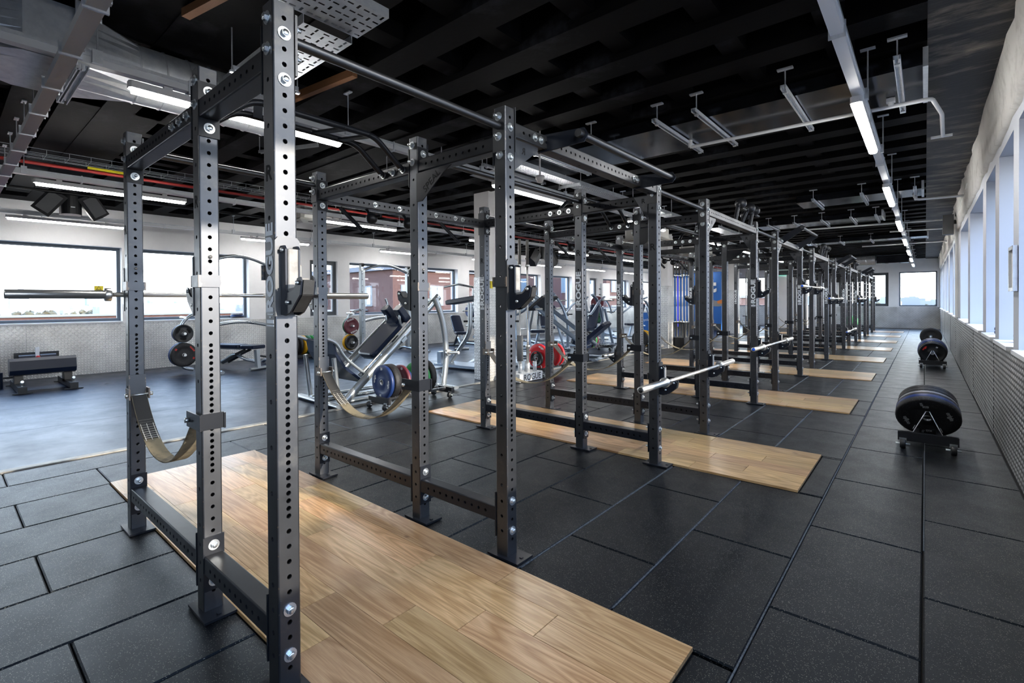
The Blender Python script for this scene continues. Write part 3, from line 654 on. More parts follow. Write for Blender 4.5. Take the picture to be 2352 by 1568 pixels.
rack_labels = ['black steel power rack nearest the lens, with a scuffed front upright',
 'second black power rack along the hall, with a black-ended barbell at knee height',
 'third black power rack along the hall, holding a blue-capped barbell at knee height',
 'fourth black power rack along the hall, with a blue-capped barbell at chest height',
 'fifth black power rack along the hall, counting from the near end',
 'sixth black power rack along the hall, with a barbell set low on its aisle side',
 'seventh black power rack along the hall, counting from the near end',
 'eighth black power rack along the hall, last but one before the far wall',
 'ninth black power rack, the last one by the far wall']
for i in range(9):
    y0 = i * (SB + SG)
    t = thing('power_rack', rack_labels[i], 'power rack', (0, y0, 0), 0, 'row of linked power racks')
    for f in (0, 1):
        for j, x in enumerate((X1, X2, 0.0)):
            up = link('upright', post_me if i < 3 else post_far_me, t, T(x, f * SB, 0))
            link('base_plate', foot_me, up)
            if i < 6:
                for zz in (2.2008, 2.0484, 0.288, 0.136):
                    bolt(up, HW + (0.0065 if j < 2 else 0.0), 0, zz, '+X', nut=(j == 0))
                if j > 0 and i < 4:
                    for zz in (2.2008, 2.0484, 0.288, 0.136): bolt(up, -HW - 0.0065, 0, zz, '-X', True)
                for zz in (2.2516, 2.150): bolt(up, 0, -HW - (0.008 if f else 0), zz, '-Y', nut=bool(f and i == 0))
                if f and j == 2: bolt(up, 0, -HW, 2.06, '-Y')
                if i < 3 and not f:
                    for zz in (2.2516, 2.150): bolt(up, 0, HW + 0.008, zz, '+Y', True)
            if not f: logo(up, True, (i, j) not in LOGOS)
        for zz in (ZT, ZL):
            link('crossmember', bm_a, t, T(X2 / 2, f * SB, zz)); link('crossmember', bm_b, t, T((X1 + X2) / 2, f * SB, zz))
        if f and i < 3:
            g = link('gusset', gus_me, t, T(X2 + HW, SB - 0.045, ZT - HW - 0.01))
            if i == 0: text('SPEAL', 0.062, 'cut_shade', g, 'cutout_letters', T(0.135, -0.0036, -0.066) @ FACE_MY @ R(0.62, 'Z'), 0.0, 0.0003)
    for x in (0.0, X1): link('pull_up_bar', bar_me, t, T(x, 0, 2.205))
    if i < 4:
        gb = link('multi_grip_bar', grip_me, t)
        for f in (0, 1):
            for x in (-0.10, -0.20, -0.30): bolt(gb, X2 + x, f * SB - HW, ZT, '-Y', bool(f))
    else: link('multi_grip_bar', grip_me, t)
# connecting beams over the gaps
arm_me = MB().prism([(0, -0.045), (0.06, -0.045), (0.36, 0.045), (0.385, 0.085), (0.36, 0.115), (0.32, 0.112), (0.0, 0.045)], -0.004, 0.004, FACE_MY).mesh('bracket_arm', 'hook_black')
flat_me = MB().prism([(0, -0.05), (0.30, -0.045), (0.325, -0.01), (0.30, 0.03), (0.0, 0.05)], -0.004, 0.004, FACE_MY).mesh('bracket_arm', 'hook_black')
fbar_me = MB().tube([(0.285, -0.64, -0.005), (0.285, 0.64, -0.005)], 0.0215, 14).mesh('offset_bar', 'beam_plain')
obar_me = MB().tube([(0.35, -0.62, 0.08), (0.35, 0.62, 0.08)], 0.0215, 14).mesh('offset_bar', 'beam_plain')
tri_me = MB().prism([(0, 0), (0.13, 0), (0.0, -0.17)], -0.003, 0.003, FACE_MY).mesh('gusset', 'rack_steel')
trin_me = MB().prism([(0, 0), (-0.115, 0), (0.0, -0.19)], -0.003, 0.003, FACE_MY).mesh('gusset', 'rack_steel')
triy_me = MB().prism([(0, 0), (0.20, 0), (0.20, -0.02), (0.0, -0.16)], -0.003, 0.003, FACE_PX).mesh('gusset', 'rack_steel')
ballst = MB(); 
bl = ['beam with an offset pull-up bar joining the first and second racks, aisle side', 'beam with black ball grips on stalks joining the second and third racks, aisle side',
 'beam with a raised offset bar joining the third and fourth racks, aisle side', 'beam with black ball grips joining the fourth and fifth racks, aisle side',
 'beam with an offset bar joining the fifth and sixth racks, aisle side', 'beam with black ball grips joining the sixth and seventh racks, aisle side',
 'beam with an offset bar joining the seventh and eighth racks, aisle side', 'beam with black ball grips joining the eighth and ninth racks, aisle side']
ball_me = MB().ball((0, 0, 0), 0.062, 18).mesh('ball_grip', 'black_paint')
for i in range(8):
    yc = i * (SB + SG) + SB + SG / 2
    t = thing('connecting_beam', bl[i], 'beam', (0, yc, ZT + (0.075 if i == 0 else 0.06)), 0, 'aisle side connecting beams')
    link('perforated_beam', bm_g, t)
    g = link('gusset', triy_me, t, T(0.034, -LG / 2, -HW - 0.01))
    if i < 3: text('R', 0.05, 'cut_shade', g, 'cutout_letter', T(0.0035, 0.075, -0.05) @ FACE_PX @ Matrix.Scale(-1, 4, (1, 0, 0)), 0.001, 0.0003)
    g = link('gusset', trin_me, t, T(-HW - 0.0, SG / 2 - HW - 0.004, -HW - 0.01))
    if i < 3: text('R', 0.05, 'cut_shade', g, 'cutout_letter', T(-0.035, -0.0035, -0.04) @ FACE_MY, 0.001, 0.0003)
    if i % 2 == 0:
        lift = 0.0 if i == 0 else 0.16
        for s_ in (-0.6, 0.6):
            a = link('bracket_arm', arm_me if i else flat_me, t, T(HW - 0.06, s_, 0) @ R(-lift * 2, 'Y'))
            for q in (0, 0.055): bolt(t, HW, s_ - 0.06 - q, 0, '+X')
        link('offset_bar', obar_me if i else fbar_me, t, T(HW - 0.06, 0, 0) @ R(-lift * 2, 'Y'))
    else:
        for k, y in enumerate((0.12, 0.5, 0.72)):
            st = MB().tube([(-0.04 if k == 1 else 0.0, y, 0.03), (0.03, y + 0.03, 0.23)], 0.022, 10).tube([(0.03, y, 0.20), (0.03, y + 0.32, 0.20)], 0.014, 8)
            st.build('grip_stalk', 'beam_steel', t)
            link('ball_grip', ball_me, t, T(0.04, y + 0.08, 0.24))
            if k == 1: link('ball_grip', ball_me, t, T(-0.07, y + 0.32, 0.20))
bl2 = ['machine side beam with hanging ball grips joining the first and second racks', 'machine side beam joining the second and third racks', 'machine side beam joining the third and fourth racks']
for i in range(3):
    yc = i * (SB + SG) + SB + SG / 2
    t = thing('connecting_beam', bl2[i], 'beam', (X1, yc, ZT), 0, 'machine side connecting beams')
    link('perforated_beam', bm_g, t)
    for y in (-0.45, -0.2, 0.22, 0.47, 0.57): bolt(t, HW, y, 0, '+X', True)
    for y in (-0.5, -0.12): MB().tube([(-0.02, y, -0.03), (0.02, y + 0.02, -0.10), (0.12, y + 0.05, -0.10)], 0.014, 8).build('grip_stalk', 'beam_steel', t); link('ball_grip', ball_me, t, T(0.03, y + 0.02, -0.115) @ Matrix.Scale(0.78, 4))
    for y in (-0.72, 0.36): MB().tube([(-0.05, y, -0.05), (0.08, y + 0.13, -0.24)], 0.017, 10).build('angled_handle', 'black_paint', t)
    pb_ = thing('pull_up_bar', ['round pull-up bar bridging the gap between the first and second racks', 'round pull-up bar bridging the gap between the second and third racks', 'round pull-up bar bridging the gap between the third and fourth racks'][i], 'bar', (X2, yc, 2.20), 0, 'gap pull-up bars')
    MB().tube([(0, -SG / 2 + HW, 0), (0, SG / 2 - HW, 0)], 0.019, 12).build('bar', 'rack_steel', pb_)
    for s_ in (-1, 1): MB().box((0, s_ * (SG / 2 - HW - 0.005), -0.03), (0.076, 0.008, 0.2)).build('end_plate', 'beam_steel', pb_)

# ---- J-hooks
def hook_proto():
    t = thing('bar_hook', '', 'bar hook', (0, 0, 0))
    MB().prism([(-0.042, -0.13), (0.042, -0.13), (0.042, 0.118), (0.032, 0.13), (-0.032, 0.13), (-0.042, 0.118)], 0, 0.009, T(HW + 0.001, 0, 0) @ FACE_PX @ T(0, 0, 0)).build('back_plate', 'beam_plain', t)
    prof = [(0.0, -0.125), (0.03, -0.128), (0.062, -0.118), (0.128, -0.062), (0.138, -0.020), (0.130, -0.006), (0.112, -0.010), (0.100, -0.034), (0.082, -0.048), (0.046, -0.054), (0.036, -0.040), (0.036, 0.088), (0.026, 0.10), (0.0, 0.10)]
    for y in (-0.022, 0.022): MB().prism(prof, -0.003, 0.003, T(HW + 0.009, y, 0) @ FACE_MY).build('hook_side', 'hook_black', t)
    MB().box((HW + 0.043, 0, 0.020), (0.012, 0.034, 0.135), ch=0.003).build('liner', 'liner_plastic', t)
    MB().bar([(HW + 0.048, 0, -0.046), (HW + 0.092, 0, -0.042)], 0.036, 0.010).bar([(HW + 0.092, 0, -0.042), (HW + 0.118, 0, -0.012)], 0.036, 0.012).build('saddle_liner', 'liner_plastic', t)
    MB().bar([(HW + 0.146, 0, -0.016), (HW + 0.138, 0, -0.060)], 0.036, 0.010).bar([(HW + 0.138, 0, -0.060), (HW + 0.075, 0, -0.113)], 0.036, 0.010).build('bumper_strip', 'liner_dark', t)
    pn = MB()
    for x, z_ in ((HW + 0.026, 0.085), (HW + 0.125, -0.024), (HW + 0.06, -0.085)): pn.lathe([(0.0001, -0.031), (0.007, -0.031), (0.007, 0.031), (0.0001, 0.031)], T(x, 0, z_) @ R(PI / 2, 'X'), 8)
    pn.build('rivet', 'zinc', t)
    MB().box((0, 0.0445, 0.015), (0.092, 0.006, 0.05)).box((-HW - 0.004, 0, 0.015), (0.006, 0.095, 0.05)).box((HW + 0.003, 0.0445, 0.015), (0.010, 0.006, 0.05)).build('wrap_band', 'rack_steel', t)
    MB().lathe([(0.0001, 0.0), (0.008, 0.0), (0.007, 0.006), (0.0001, 0.009)], T(-HW - 0.001, 0, 0.118) @ R(-PI / 2, 'Y'), 10).build('locating_pin', 'chrome', t)
    return t
hk = hook_proto(); first_hook = [hk]
HK = {o.name: o for o in hk.children}
def place_hook(label, x, y, z, d, flip=False):
    m = T(x, y, z) @ (R(PI, 'Z') if d < 0 else Matrix.Identity(4)) @ (Matrix.Scale(-1, 4, (0, 1, 0)) if flip else Matrix.Identity(4))
    if first_hook:
        o = first_hook.pop(); o.matrix_basis = m; o['label'] = label; o['group'] = 'bar hooks on the racks'
    else: o = dup(hk, label, m, 'bar hooks on the racks')
    return o
def RYf(i, f): return i * (SB + SG) + f * SB
HZ = 1.397
place_hook('large worn bar hook on the scuffed front upright of the nearest rack', 0, RYf(0, 0), HZ, 1)
place_hook('empty bar hook facing the aisle on the rear front-row upright of the nearest rack', 0, RYf(0, 1), HZ, 1, True)
place_hook('bar hook behind the leftmost upright, carrying the long horizontal barbell', X1, RYf(0, 0), 1.400, -1, False)
place_hook('bar hook on the rear leftmost upright, holding the far end of the bench-height barbell', X1, RYf(0, 1), 1.390, -1, True)
place_hook('empty bar hook behind the middle front upright of the nearest rack', X2, RYf(0, 0), 1.390, -1, False)
place_hook('empty bar hook behind the middle rear upright of the nearest rack', X2, RYf(0, 1), 1.390, -1, True)
LBH = ['second', 'third', 'fourth', 'fifth', 'sixth', 'seventh']
for i, z_, k in ((1, 0.695, 0), (2, 0.735, 1), (3, 1.545, 2), (4, 1.345, 3), (5, 0.485, 4), (6, 1.35, 5)):
    place_hook('near bar hook under the barbell on the %s rack' % LBH[k], 0, RYf(i, 0), z_, 1)
    place_hook('far bar hook under the barbell on the %s rack' % LBH[k], 0, RYf(i, 1), z_, 1, True)
place_hook('empty high bar hook facing the aisle on the third rack', 0, RYf(2, 0), 1.47, 1)
place_hook('empty bar hook facing the machines on the middle upright of the second rack', X2, RYf(1, 1), 1.39, -1)
place_hook('empty bar hook facing the machines on the middle upright of the third rack', X2, RYf(2, 0), 1.39, -1)
place_hook('bar hook on the last front upright by the far window', 0, RYf(8, 1), 1.35, 1)

# ---- safety straps between the back and middle uprights
def strap_proto(sag):
    t = thing('safety_strap', '', 'strap', (0, 0, 0)); a, b_ = X1, X2
    MB().box((a + HW + 0.005, 0, 0.845), (0.007, 0.082, 0.115)).box((a + HW + 0.012, -0.047, 0.795), (0.075, 0.007, 0.06)).box((a + HW + 0.012, 0.047, 0.795), (0.075, 0.007, 0.06)).build('bracket', 'rack_steel', t)
    MB().box((b_ + HW + 0.005, 0, 0.812), (0.007, 0.088, 0.068)).box((b_ - 0.03, -0.047, 0.81), (0.165, 0.007, 0.066)).box((b_ - 0.03, 0.047, 0.81), (0.165, 0.007, 0.066)).build('bracket', 'beam_steel', t)
    for x, z_ in ((a + HW + 0.035, 0.79), (b_ - HW - 0.045, 0.808)):
        MB().lathe([(0.0001, -0.066), (0.011, -0.066), (0.011, -0.052), (0.006, -0.052), (0.006, 0.052), (0.011, 0.052), (0.011, 0.066), (0.0001, 0.066)], T(x, 0, z_) @ R(PI / 2, 'X'), 8).build('bolt', 'zinc', t)
    x0, x1 = a + HW + 0.035, b_ - HW - 0.045; n = 24
    def pt(u, off=0.0):
        q = 2 * u - 1; return Vector((x0 + (x1 - x0) * u, 0, 0.79 + 0.018 * u - (sag + off) * (1 - abs(q) ** 2.2)))
    def ribbon(us, w_, th, off, mat_, nm):
        rb = MB(); rb.bar([pt(u, off) for u in us], w_, th); rb.build(nm, mat_, t)
    ribbon([k / n for k in range(n + 1)], 0.074, 0.005, 0.0, 'webbing_worn', 'webbing')
    ribbon([k / n for k in range(0, 7)], 0.070, 0.006, -0.007, 'webbing', 'sewn_end'); ribbon([k / n for k in range(18, 25)], 0.070, 0.006, -0.007, 'webbing', 'sewn_end')
    st = MB()
    for u0, u1 in ((0.0, 0.27), (0.73, 1.0)):
        for y in (-0.03, -0.002, 0.028): st.bar([pt(u0 + (u1 - u0) * k / 8, -0.0118) + Vector((0, y, 0)) for k in range(9)], 0.003, 0.002)
        for u in (u0, u1) if False else ((0.13, 0.145, 0.16, 0.175, 0.19, 0.205, 0.22, 0.235, 0.25) if u0 == 0 else (0.75, 0.765, 0.78, 0.795, 0.81, 0.825, 0.84, 0.855, 0.87)): st.bar([pt(u, -0.0118) + Vector((0, -0.034, 0)), pt(u, -0.0118) + Vector((0, 0.034, 0))], 0.0028, 0.002)
    st.build('stitching', 'stitch', t)
    return t
sp_ = strap_proto(0.275)
srl = ['worn webbing safety strap slung across the near end of the nearest rack', 'webbing safety strap slung across the far end of the nearest rack, before the leg machine']
for k in range(14):
    i, f = divmod(k, 2)
    lab = srl[k] if k < 2 else 'webbing safety strap slung across the %s end of the %s rack' % (('near', 'far')[f], ORD[i])
    if k == 0: sp_['label'] = lab; sp_['group'] = 'safety straps between uprights'; sp_.matrix_basis = T(0, RYf(i, f), 0)
    else: dup(sp_, lab, T(0, RYf(i, f), 0), 'safety straps between uprights')

# ---- barbells along Y
def barbell_proto(cap):
    t = thing('barbell', '', 'barbell', (0, 0, 0)); Y = R(-PI / 2, 'X')
    MB().lathe([(0.0001, -0.70), (0.0145, -0.70), (0.0145, 0.70), (0.0001, 0.70)], Y, 14).build('shaft', 'chrome', t)
    MB().lathe([(0.0148, -0.60), (0.0148, -0.22)], Y, 14).lathe([(0.0148, 0.22), (0.0148, 0.60)], Y, 14).lathe([(0.0148, -0.06), (0.0148, 0.06)], Y, 14).build('knurling', 'chrome_knurl', t)
    for s_ in (-1, 1):
        pr = [(0.018, 0.655), (0.0375, 0.655), (0.039, 0.658), (0.039, 0.683), (0.0375, 0.686), (0.025, 0.686), (0.025, 1.098), (0.0235, 1.10), (0.018, 1.10)]
        sl = MB().lathe([(r, s_ * q) for r, q in pr], Y, 20).build('sleeve', 'chrome', t)
        MB().lathe([(0.0001, s_ * 1.1005), (0.018, s_ * 1.1005), (0.018, s_ * 1.09)], Y, 16).build('end_cap', cap, sl)
    return t
bb = barbell_proto('black_plastic'); bb['label'] = 'long steel barbell racked at bench height behind the leftmost uprights'; bb['group'] = 'barbells on the racks'
bb.matrix_basis = T(X1 - HW - 0.085, 0.57, 1.368)
def bar_at(lab, i, z_, m=None): dup(bb, lab, m or T(HW + 0.078, RYf(i, 0) + SB / 2, z_), 'barbells on the racks')
bar_at('black-ended steel barbell at knee height on the aisle side of the second rack', 1, 0.678)
b2 = barbell_proto('cap_blue'); b2['label'] = 'blue-capped barbell at knee height on the third rack'; b2['group'] = 'barbells on the racks'
b2.matrix_basis = T(HW + 0.078, RYf(2, 0) + SB / 2, 0.735)
for i, z_, lab in ((3, 1.545, 'blue-capped barbell at chest height on the fourth rack'), (4, 1.345, 'blue-capped barbell at mid-height on the fifth rack'), (5, 0.485, 'low barbell on the aisle side of the sixth rack'), (6, 1.35, 'distant barbell at mid-height on the seventh rack')):
    dup(b2, lab, T(HW + 0.078, RYf(i, 0) + SB / 2, z_), 'barbells on the racks')
dup(bb, 'low barbell on the machine side of the third rack', T(X1 - HW - 0.08, RYf(2, 0) + SB / 2 + 0.2, 0.50), 'barbells on the racks')
place_hook('low bar hook under the machine side barbell of the third rack, near end', X1, RYf(2, 0), 0.505, -1, False)
place_hook('low bar hook under the machine side barbell of the third rack, far end', X1, RYf(2, 1), 0.505, -1, True)
# ------------------------------------------------------------------ ceiling services
def strut(mb, a, b_, w_=0.041, mi=0):          # open channel: two lips and a back
    a, b_ = Vector(a), Vector(b_); d = (b_ - a).normalized(); s_ = Vector((-d.y, d.x, 0)) if abs(d.z) < 0.9 else Vector((1, 0, 0))
    for k in (-1, 1): mb.bar([a + s_ * k * (w_ / 2 - 0.004), b_ + s_ * k * (w_ / 2 - 0.004)], 0.006, 0.03, mi)
    mb.bar([a + Vector((0, 0, 0.013)), b_ + Vector((0, 0, 0.013))], w_, 0.004, mi)
ROWN = {1.27: 'above the aisle by the right hand windows', -2.22: 'above the back uprights of the racks', -5.98: 'above the machine area', -9.3: 'along the left window wall'}
LAMPZ = 2.70
for x, nm in ROWN.items():
    t = thing('lighting_trunking', 'long straight metal lighting trunking %s' % nm, 'cable tray', (x, 0, 0), 0, 'lighting trunking')
    MB().box((0, 12.0, LAMPZ + 0.105), (0.062, 32.6, 0.062)).build('channel', 'tray_white' if x > 0 else 'tray_grey', t)
    lid = MB()
    for k in (-1, 1): lid.box((k * 0.033, 12.0, LAMPZ + 0.128), (0.006, 32.6, 0.022))
    lid.build('channel_lip', 'galv', t)
    rod = MB().tube([(0.05, 0, LAMPZ + 0.13), (0.05, 0, 3.15)], 0.005, 6).box((0.05, 0, 3.145), (0.09, 0.035, 0.01)).box((0.04, 0, LAMPZ + 0.12), (0.03, 0.05, 0.08)).mesh('drop_rod', 'galv')
    clip = MB().box((0, 0, LAMPZ + 0.10), (0.082, 0.012, 0.09)).mesh('trunking_clip', 'galv')
    y = 0.3 if x > 0 else -0.1
    while y < 28: link('drop_rod', rod, t, T(0, y, 0)); link('trunking_clip', clip, t, T(0, y + 0.5, 0)); y += 1.72
body = MB().box((0, 0.74, 0.022), (0.070, 1.52, 0.045), ch=0.012).box((0, 0.2, 0.055), (0.03, 0.05, 0.03)).box((0, 1.25, 0.055), (0.03, 0.05, 0.03)).mesh('lamp_housing', 'lamp_body')
prd = [(-0.033, 0.0), (-0.030, -0.018), (-0.018, -0.028), (0.018, -0.028), (0.030, -0.018), (0.033, 0.0)]
diff = MB().prism(prd, -1.48, 0.0, R(PI / 2, 'X')).mesh('diffuser', 'lamp_on')
nl = 0
for x, nm in ROWN.items():
    y0 = 3.52 if x > 0 else (0.08 if x > -5 else 0.0)
    k0 = -1
    for k in range(k0, 8 if x > 0 else 8):
        y = y0 + 3.46 * k if x > 0 else y0 + 3.52 * k
        if y < -3.5 or y > 27: continue
        t = thing('batten_light', '%s batten light from the near end, %s' % (('nearest', 'first', 'second', 'third', 'fourth', 'fifth', 'sixth', 'seventh', 'eighth', 'ninth', 'last')[k + 1], nm), 'light', (x, y, LAMPZ), 0, 'batten lights')
        link('lamp_housing', body, t); d = link('diffuser', diff, t)
        for v in (0,): pass
# the crossing trunking
t = thing('lighting_trunking', 'wide pale trunking crossing overhead from the near rack toward the left windows', 'cable tray', (0, 0, 0), 0, 'lighting trunking')
MB().box((-3.9, -0.275, 2.675), (6.9, 0.075, 0.05)).build('channel', 'tray_white', t)
for k in range(9):
    x = -1.2 - 0.62 * k
    MB().box((x, -0.275, 2.675), (0.014, 0.10, 0.07)).box((x, -0.225, 2.72), (0.03, 0.02, 0.06)).build('trunking_clip', 'galv', t)
    MB().tube([(x - 0.2, -0.22, 2.68), (x - 0.2, -0.22, 3.15)], 0.005, 6).box((x - 0.2, -0.22, 3.145), (0.09, 0.035, 0.01)).build('drop_rod', 'galv', t)
# flat dark ducts with channel hangers
hrod = MB().tube([(0, 0, 2.95), (0, 0, 3.15)], 0.005, 6).box((0, 0, 3.14), (0.11, 0.04, 0.012)).box((0, 0, 2.952), (0.03, 0.03, 0.012)).mesh('drop_rod', 'galv')
DL = ['broad flat dark duct under the ceiling between the near and second windows', 'second flat duct along the ceiling, with three channel hangers', 'third flat duct along the ceiling, farther down the hall', 'fourth flat duct under the far ceiling']
for i, (x0, x1, y0, y1, hs) in enumerate(((-2.95, 1.65, 3.92, 4.76, (-2.4, -1.67, -0.95, -0.25, 0.11, 0.8, 1.49)), (-0.06, 1.62, 9.1, 9.8, (0.23, 0.88, 1.52)), (-1.3, 1.0, 11.7, 12.4, (-1.0, -0.5, 0.0, 0.5, 0.9)), (-1.1, 1.7, 16.5, 17.1, (-0.9, -0.2, 0.5, 1.3)))):
    t = thing('flat_duct', DL[i], 'duct', (0, 0, 0), 0, 'flat ceiling ducts')
    MB().box(((x0 + x1) / 2, (y0 + y1) / 2, 3.055), (x1 - x0, y1 - y0, 0.11), ch=0.01).build('duct_body', 'duct_dark', t)
    MB().box((x1 - 0.01, (y0 + y1) / 2, 3.05), (0.03, y1 - y0 + 0.03, 0.14)).build('end_flange', 'galv', t)
    for x in hs:
        q = MB(); strut(q, (x, y0 - 0.33, 2.975), (x, y1 + 0.12, 2.975)); q.build('channel_hanger', 'galv', t)
        for y in (y0 - 0.25, y1 + 0.06): link('drop_rod', hrod, t, T(x, y, 0))
# white condensate pipes
def pipe(label, path, r, mat_, cat='pipe', extra=None, name='water_pipe'):
    t = thing(name, label, cat); MB().tube(smooth_path(path, 0.05, 3), r, 10).build('pipe_run', mat_, t)
    if extra:
        for nm, mb, mm in extra: mb.build(nm, mm, t)
    return t
ft = MB().tube([(-0.23, 4.47, 2.93), (-0.23, 4.47, 3.02)], 0.022, 10).tube([(1.42, 4.52, 2.93), (1.42, 4.52, 3.02)], 0.022, 10).box((1.42, 4.52, 2.98), (0.06, 0.06, 0.03)).box((1.76, 5.78, 2.92), (0.16, 0.03, 0.02))
pipe('white drain pipe crossing under the broad flat duct, with a bent end by the wall', [(-0.23, 4.47, 2.93), (1.68, 4.53, 2.93), (1.75, 5.1, 2.95), (1.77, 5.78, 2.92)], 0.016, 'pipe_white', extra=[('pipe_fitting', ft, 'pipe_white')])
pipe('white drain pipe from the second flat duct to the wall', [(1.50, 9.6, 3.0), (1.52, 9.62, 2.92), (2.12, 9.8, 2.93)], 0.02, 'pipe_white')
pipe('long white drain pipe under the third flat duct', [(-0.5, 12.3, 2.92), (2.10, 12.9, 2.95)], 0.018, 'pipe_white')
pipe('white pipe parallel to the long drain pipe, just beyond it', [(1.0, 14.2, 2.93), (2.10, 14.5, 2.94)], 0.016, 'pipe_white')
pipe('white drain pipe under the fourth flat duct', [(0.2, 17.6, 2.92), (2.10, 17.9, 2.95)], 0.02, 'pipe_white')
pipe('red sprinkler pipe running along the ceiling of the machine area', [(-6.35, -4, 3.0), (-6.35, 28, 3.0)], 0.021, 'pipe_red')
pipe('thick black pipe running beside the red sprinkler pipe', [(-6.62, -4, 2.93), (-6.62, 28, 2.93)], 0.035, 'pipe_black')
pipe('thin dark pipe running parallel beyond the red sprinkler pipe', [(-8.05, -4, 2.98), (-8.05, 28, 2.98)], 0.02, 'pipe_black')
t = thing('wire_basket_tray', 'long wire basket tray with cables, above the red sprinkler pipe', 'cable tray')
wb = MB()
for x, z_ in ((-6.32, 3.10), (-6.32, 3.05), (-6.22, 3.04), (-6.12, 3.04), (-6.02, 3.05), (-6.02, 3.10)): wb.tube([(x, -4, z_), (x, 28, z_)], 0.003, 4)
for k in range(160): y = -3.9 + 0.2 * k; wb.tube([(-6.32, y, 3.10), (-6.32, y, 3.045), (-6.02, y, 3.045), (-6.02, y, 3.10)], 0.0025, 4)
wb.build('wire_mesh', 'galv', t); MB().box((-6.30, 0.72, 3.03), (0.02, 0.42, 0.03)).build('pipe_label', 'sign_yellow', t)
# perforated cable trays
def perf_tray(label, x0, x1, y0, y1, z_, along):
    t = thing('perforated_tray', label, 'cable tray', (0, 0, 0), 0, 'perforated cable trays')
    L_ = (y1 - y0) if along == 'Y' else (x1 - x0); w_ = (x1 - x0) if along == 'Y' else (y1 - y0)
    mb = MB(); nx = int(L_ / 0.05); ny = 5
    c = T((x0 + x1) / 2, (y0 + y1) / 2, z_) @ (R(PI / 2, 'Z') if along == 'Y' else Matrix.Identity(4))
    vs = []; fs = []
    for i in range(nx):
        u0 = -L_ / 2 + L_ * i / nx; u1 = u0 + L_ / nx
        for j in range(ny):
            v0 = -w_ / 2 + w_ * j / ny; v1 = v0 + w_ / ny
            du, dv = ((u1 - u0) * 0.36, (v1 - v0) * 0.10)
            if (i + j) % 3 == 0: du, dv = (u1 - u0) * 0.14, (v1 - v0) * 0.30
            uc, vc = (u0 + u1) / 2, (v0 + v1) / 2; k = len(vs)
            vs += [(u0, v0, 0), (u1, v0, 0), (u1, v1, 0), (u0, v1, 0), (uc - du, vc - dv, 0), (uc + du, vc - dv, 0), (uc + du, vc + dv, 0), (uc - du, vc + dv, 0)]
            fs += [(k, k + 1, k + 5, k + 4), (k + 1, k + 2, k + 6, k + 5), (k + 2, k + 3, k + 7, k + 6), (k + 3, k, k + 4, k + 7)]
    mb.add(vs, fs, 0, False, c)
    for s_ in (-1, 1): mb.box((0, s_ * w_ / 2, 0.027), (L_, 0.003, 0.055), 0, 0, c)
    mb.build('tray_pan', 'galv', t)
    for k in range(max(1, int(L_ / 1.6))):
        u = -L_ / 2 + (1.3 if L_ > 5 else 0.35) + 1.55 * k; q = MB(); a = c @ Vector((u, -w_ / 2 - 0.07, -0.02)); b_ = c @ Vector((u, w_ / 2 + 0.07, -0.02)); strut(q, a, b_)
        for p in (a, b_): q.tube([(p.x, p.y, p.z - 0.03), (p.x, p.y, 3.15)], 0.005, 6).box((p.x, p.y, p.z - 0.022), (0.028, 0.028, 0.014))
        q.build('tray_hanger', 'galv', t)
    return t
perf_tray('perforated galvanised tray beside the top of the scuffed front upright, running across', -1.02, -0.70, -0.6, 0.97, 2.95, 'Y')
perf_tray('short perforated tray branching off behind the top pull-up bar', -2.2, -1.02, 0.62, 0.93, 2.90, 'X')
perf_tray('long perforated galvanised tray hung above the racks, running down the hall', -2.10, -1.90, 3.6, 9.5, 2.90, 'Y')
perf_tray('far perforated tray above the racks, in the middle of the hall', -2.0, -1.75, 10.4, 16, 2.90, 'Y')
t = thing('ceiling_timber', 'bare brown timber batten fixed under the black ceiling, behind the top pull-up bar', 'timber'); MB().bar([(-2.55, 1.30, 3.10), (-1.75, 1.42, 3.12)], 0.05, 0.06).build('batten', 'oak_timber', t)
t = thing('ceiling_timber', 'short bare timber batten high behind the middle front upright', 'timber'); MB().bar([(-1.85, 0.28, 3.12), (-1.45, 0.36, 3.12)], 0.05, 0.05).build('batten', 'oak_timber', t)
for i, (a, b_, lab) in enumerate((((-1.35, 0.05, 3.05), (-0.8, 0.28, 3.05), 'short steel channel on the ceiling left of the scuffed upright top'), ((-3.9, 1.6, 2.98), (-3.2, 1.9, 2.98), 'short steel channel under the ceiling behind the near multi-grip bar'), ((-3.5, 3.0, 2.98), (-2.7, 3.2, 2.98), 'short steel channel by the white cassette unit'))):
    t = thing('steel_channel', lab, 'channel'); q = MB(); strut(q, a, b_); q.build('channel', 'galv', t)
    MB().tube([a, (a[0], a[1], 3.16)], 0.005, 6).tube([b_, (b_[0], b_[1], 3.16)], 0.005, 6).build('drop_rod', 'galv', t)
# big galvanised duct: rectangular end, square to round, spiral run
t = thing('spiral_duct', 'large galvanised duct, flat box end turning into a round spiral run, upper left', 'duct')
DX = -2.62
def ring(y, f):                      # f 0 = rectangle, 1 = circle
    out = []
    for k in range(24):
        a = 2 * PI * k / 24; ca, sa = math.cos(a), math.sin(a); m_ = max(abs(ca), abs(sa))
        out.append((DX + (0.34 * ca / m_) * (1 - f) + 0.20 * ca * f, y, 2.95 + (0.17 * sa / m_) * (1 - f) + 0.20 * sa * f))
    return out
def loft(rs_, nm, mat_, smooth=False):
    mb = MB(); vs = [v for r in rs_ for v in r]; fs = []
    for i in range(len(rs_) - 1): fs += [(i * 24 + j, i * 24 + (j + 1) % 24, (i + 1) * 24 + (j + 1) % 24, (i + 1) * 24 + j) for j in range(24)]
    mb.add(vs, fs, 0, smooth); mb.build(nm, mat_, t)
loft([ring(-0.85, 1), ring(-0.42, 0)], 'transition', 'galv'); loft([ring(-0.42, 0), ring(-0.16, 0)], 'box_section', 'galv')
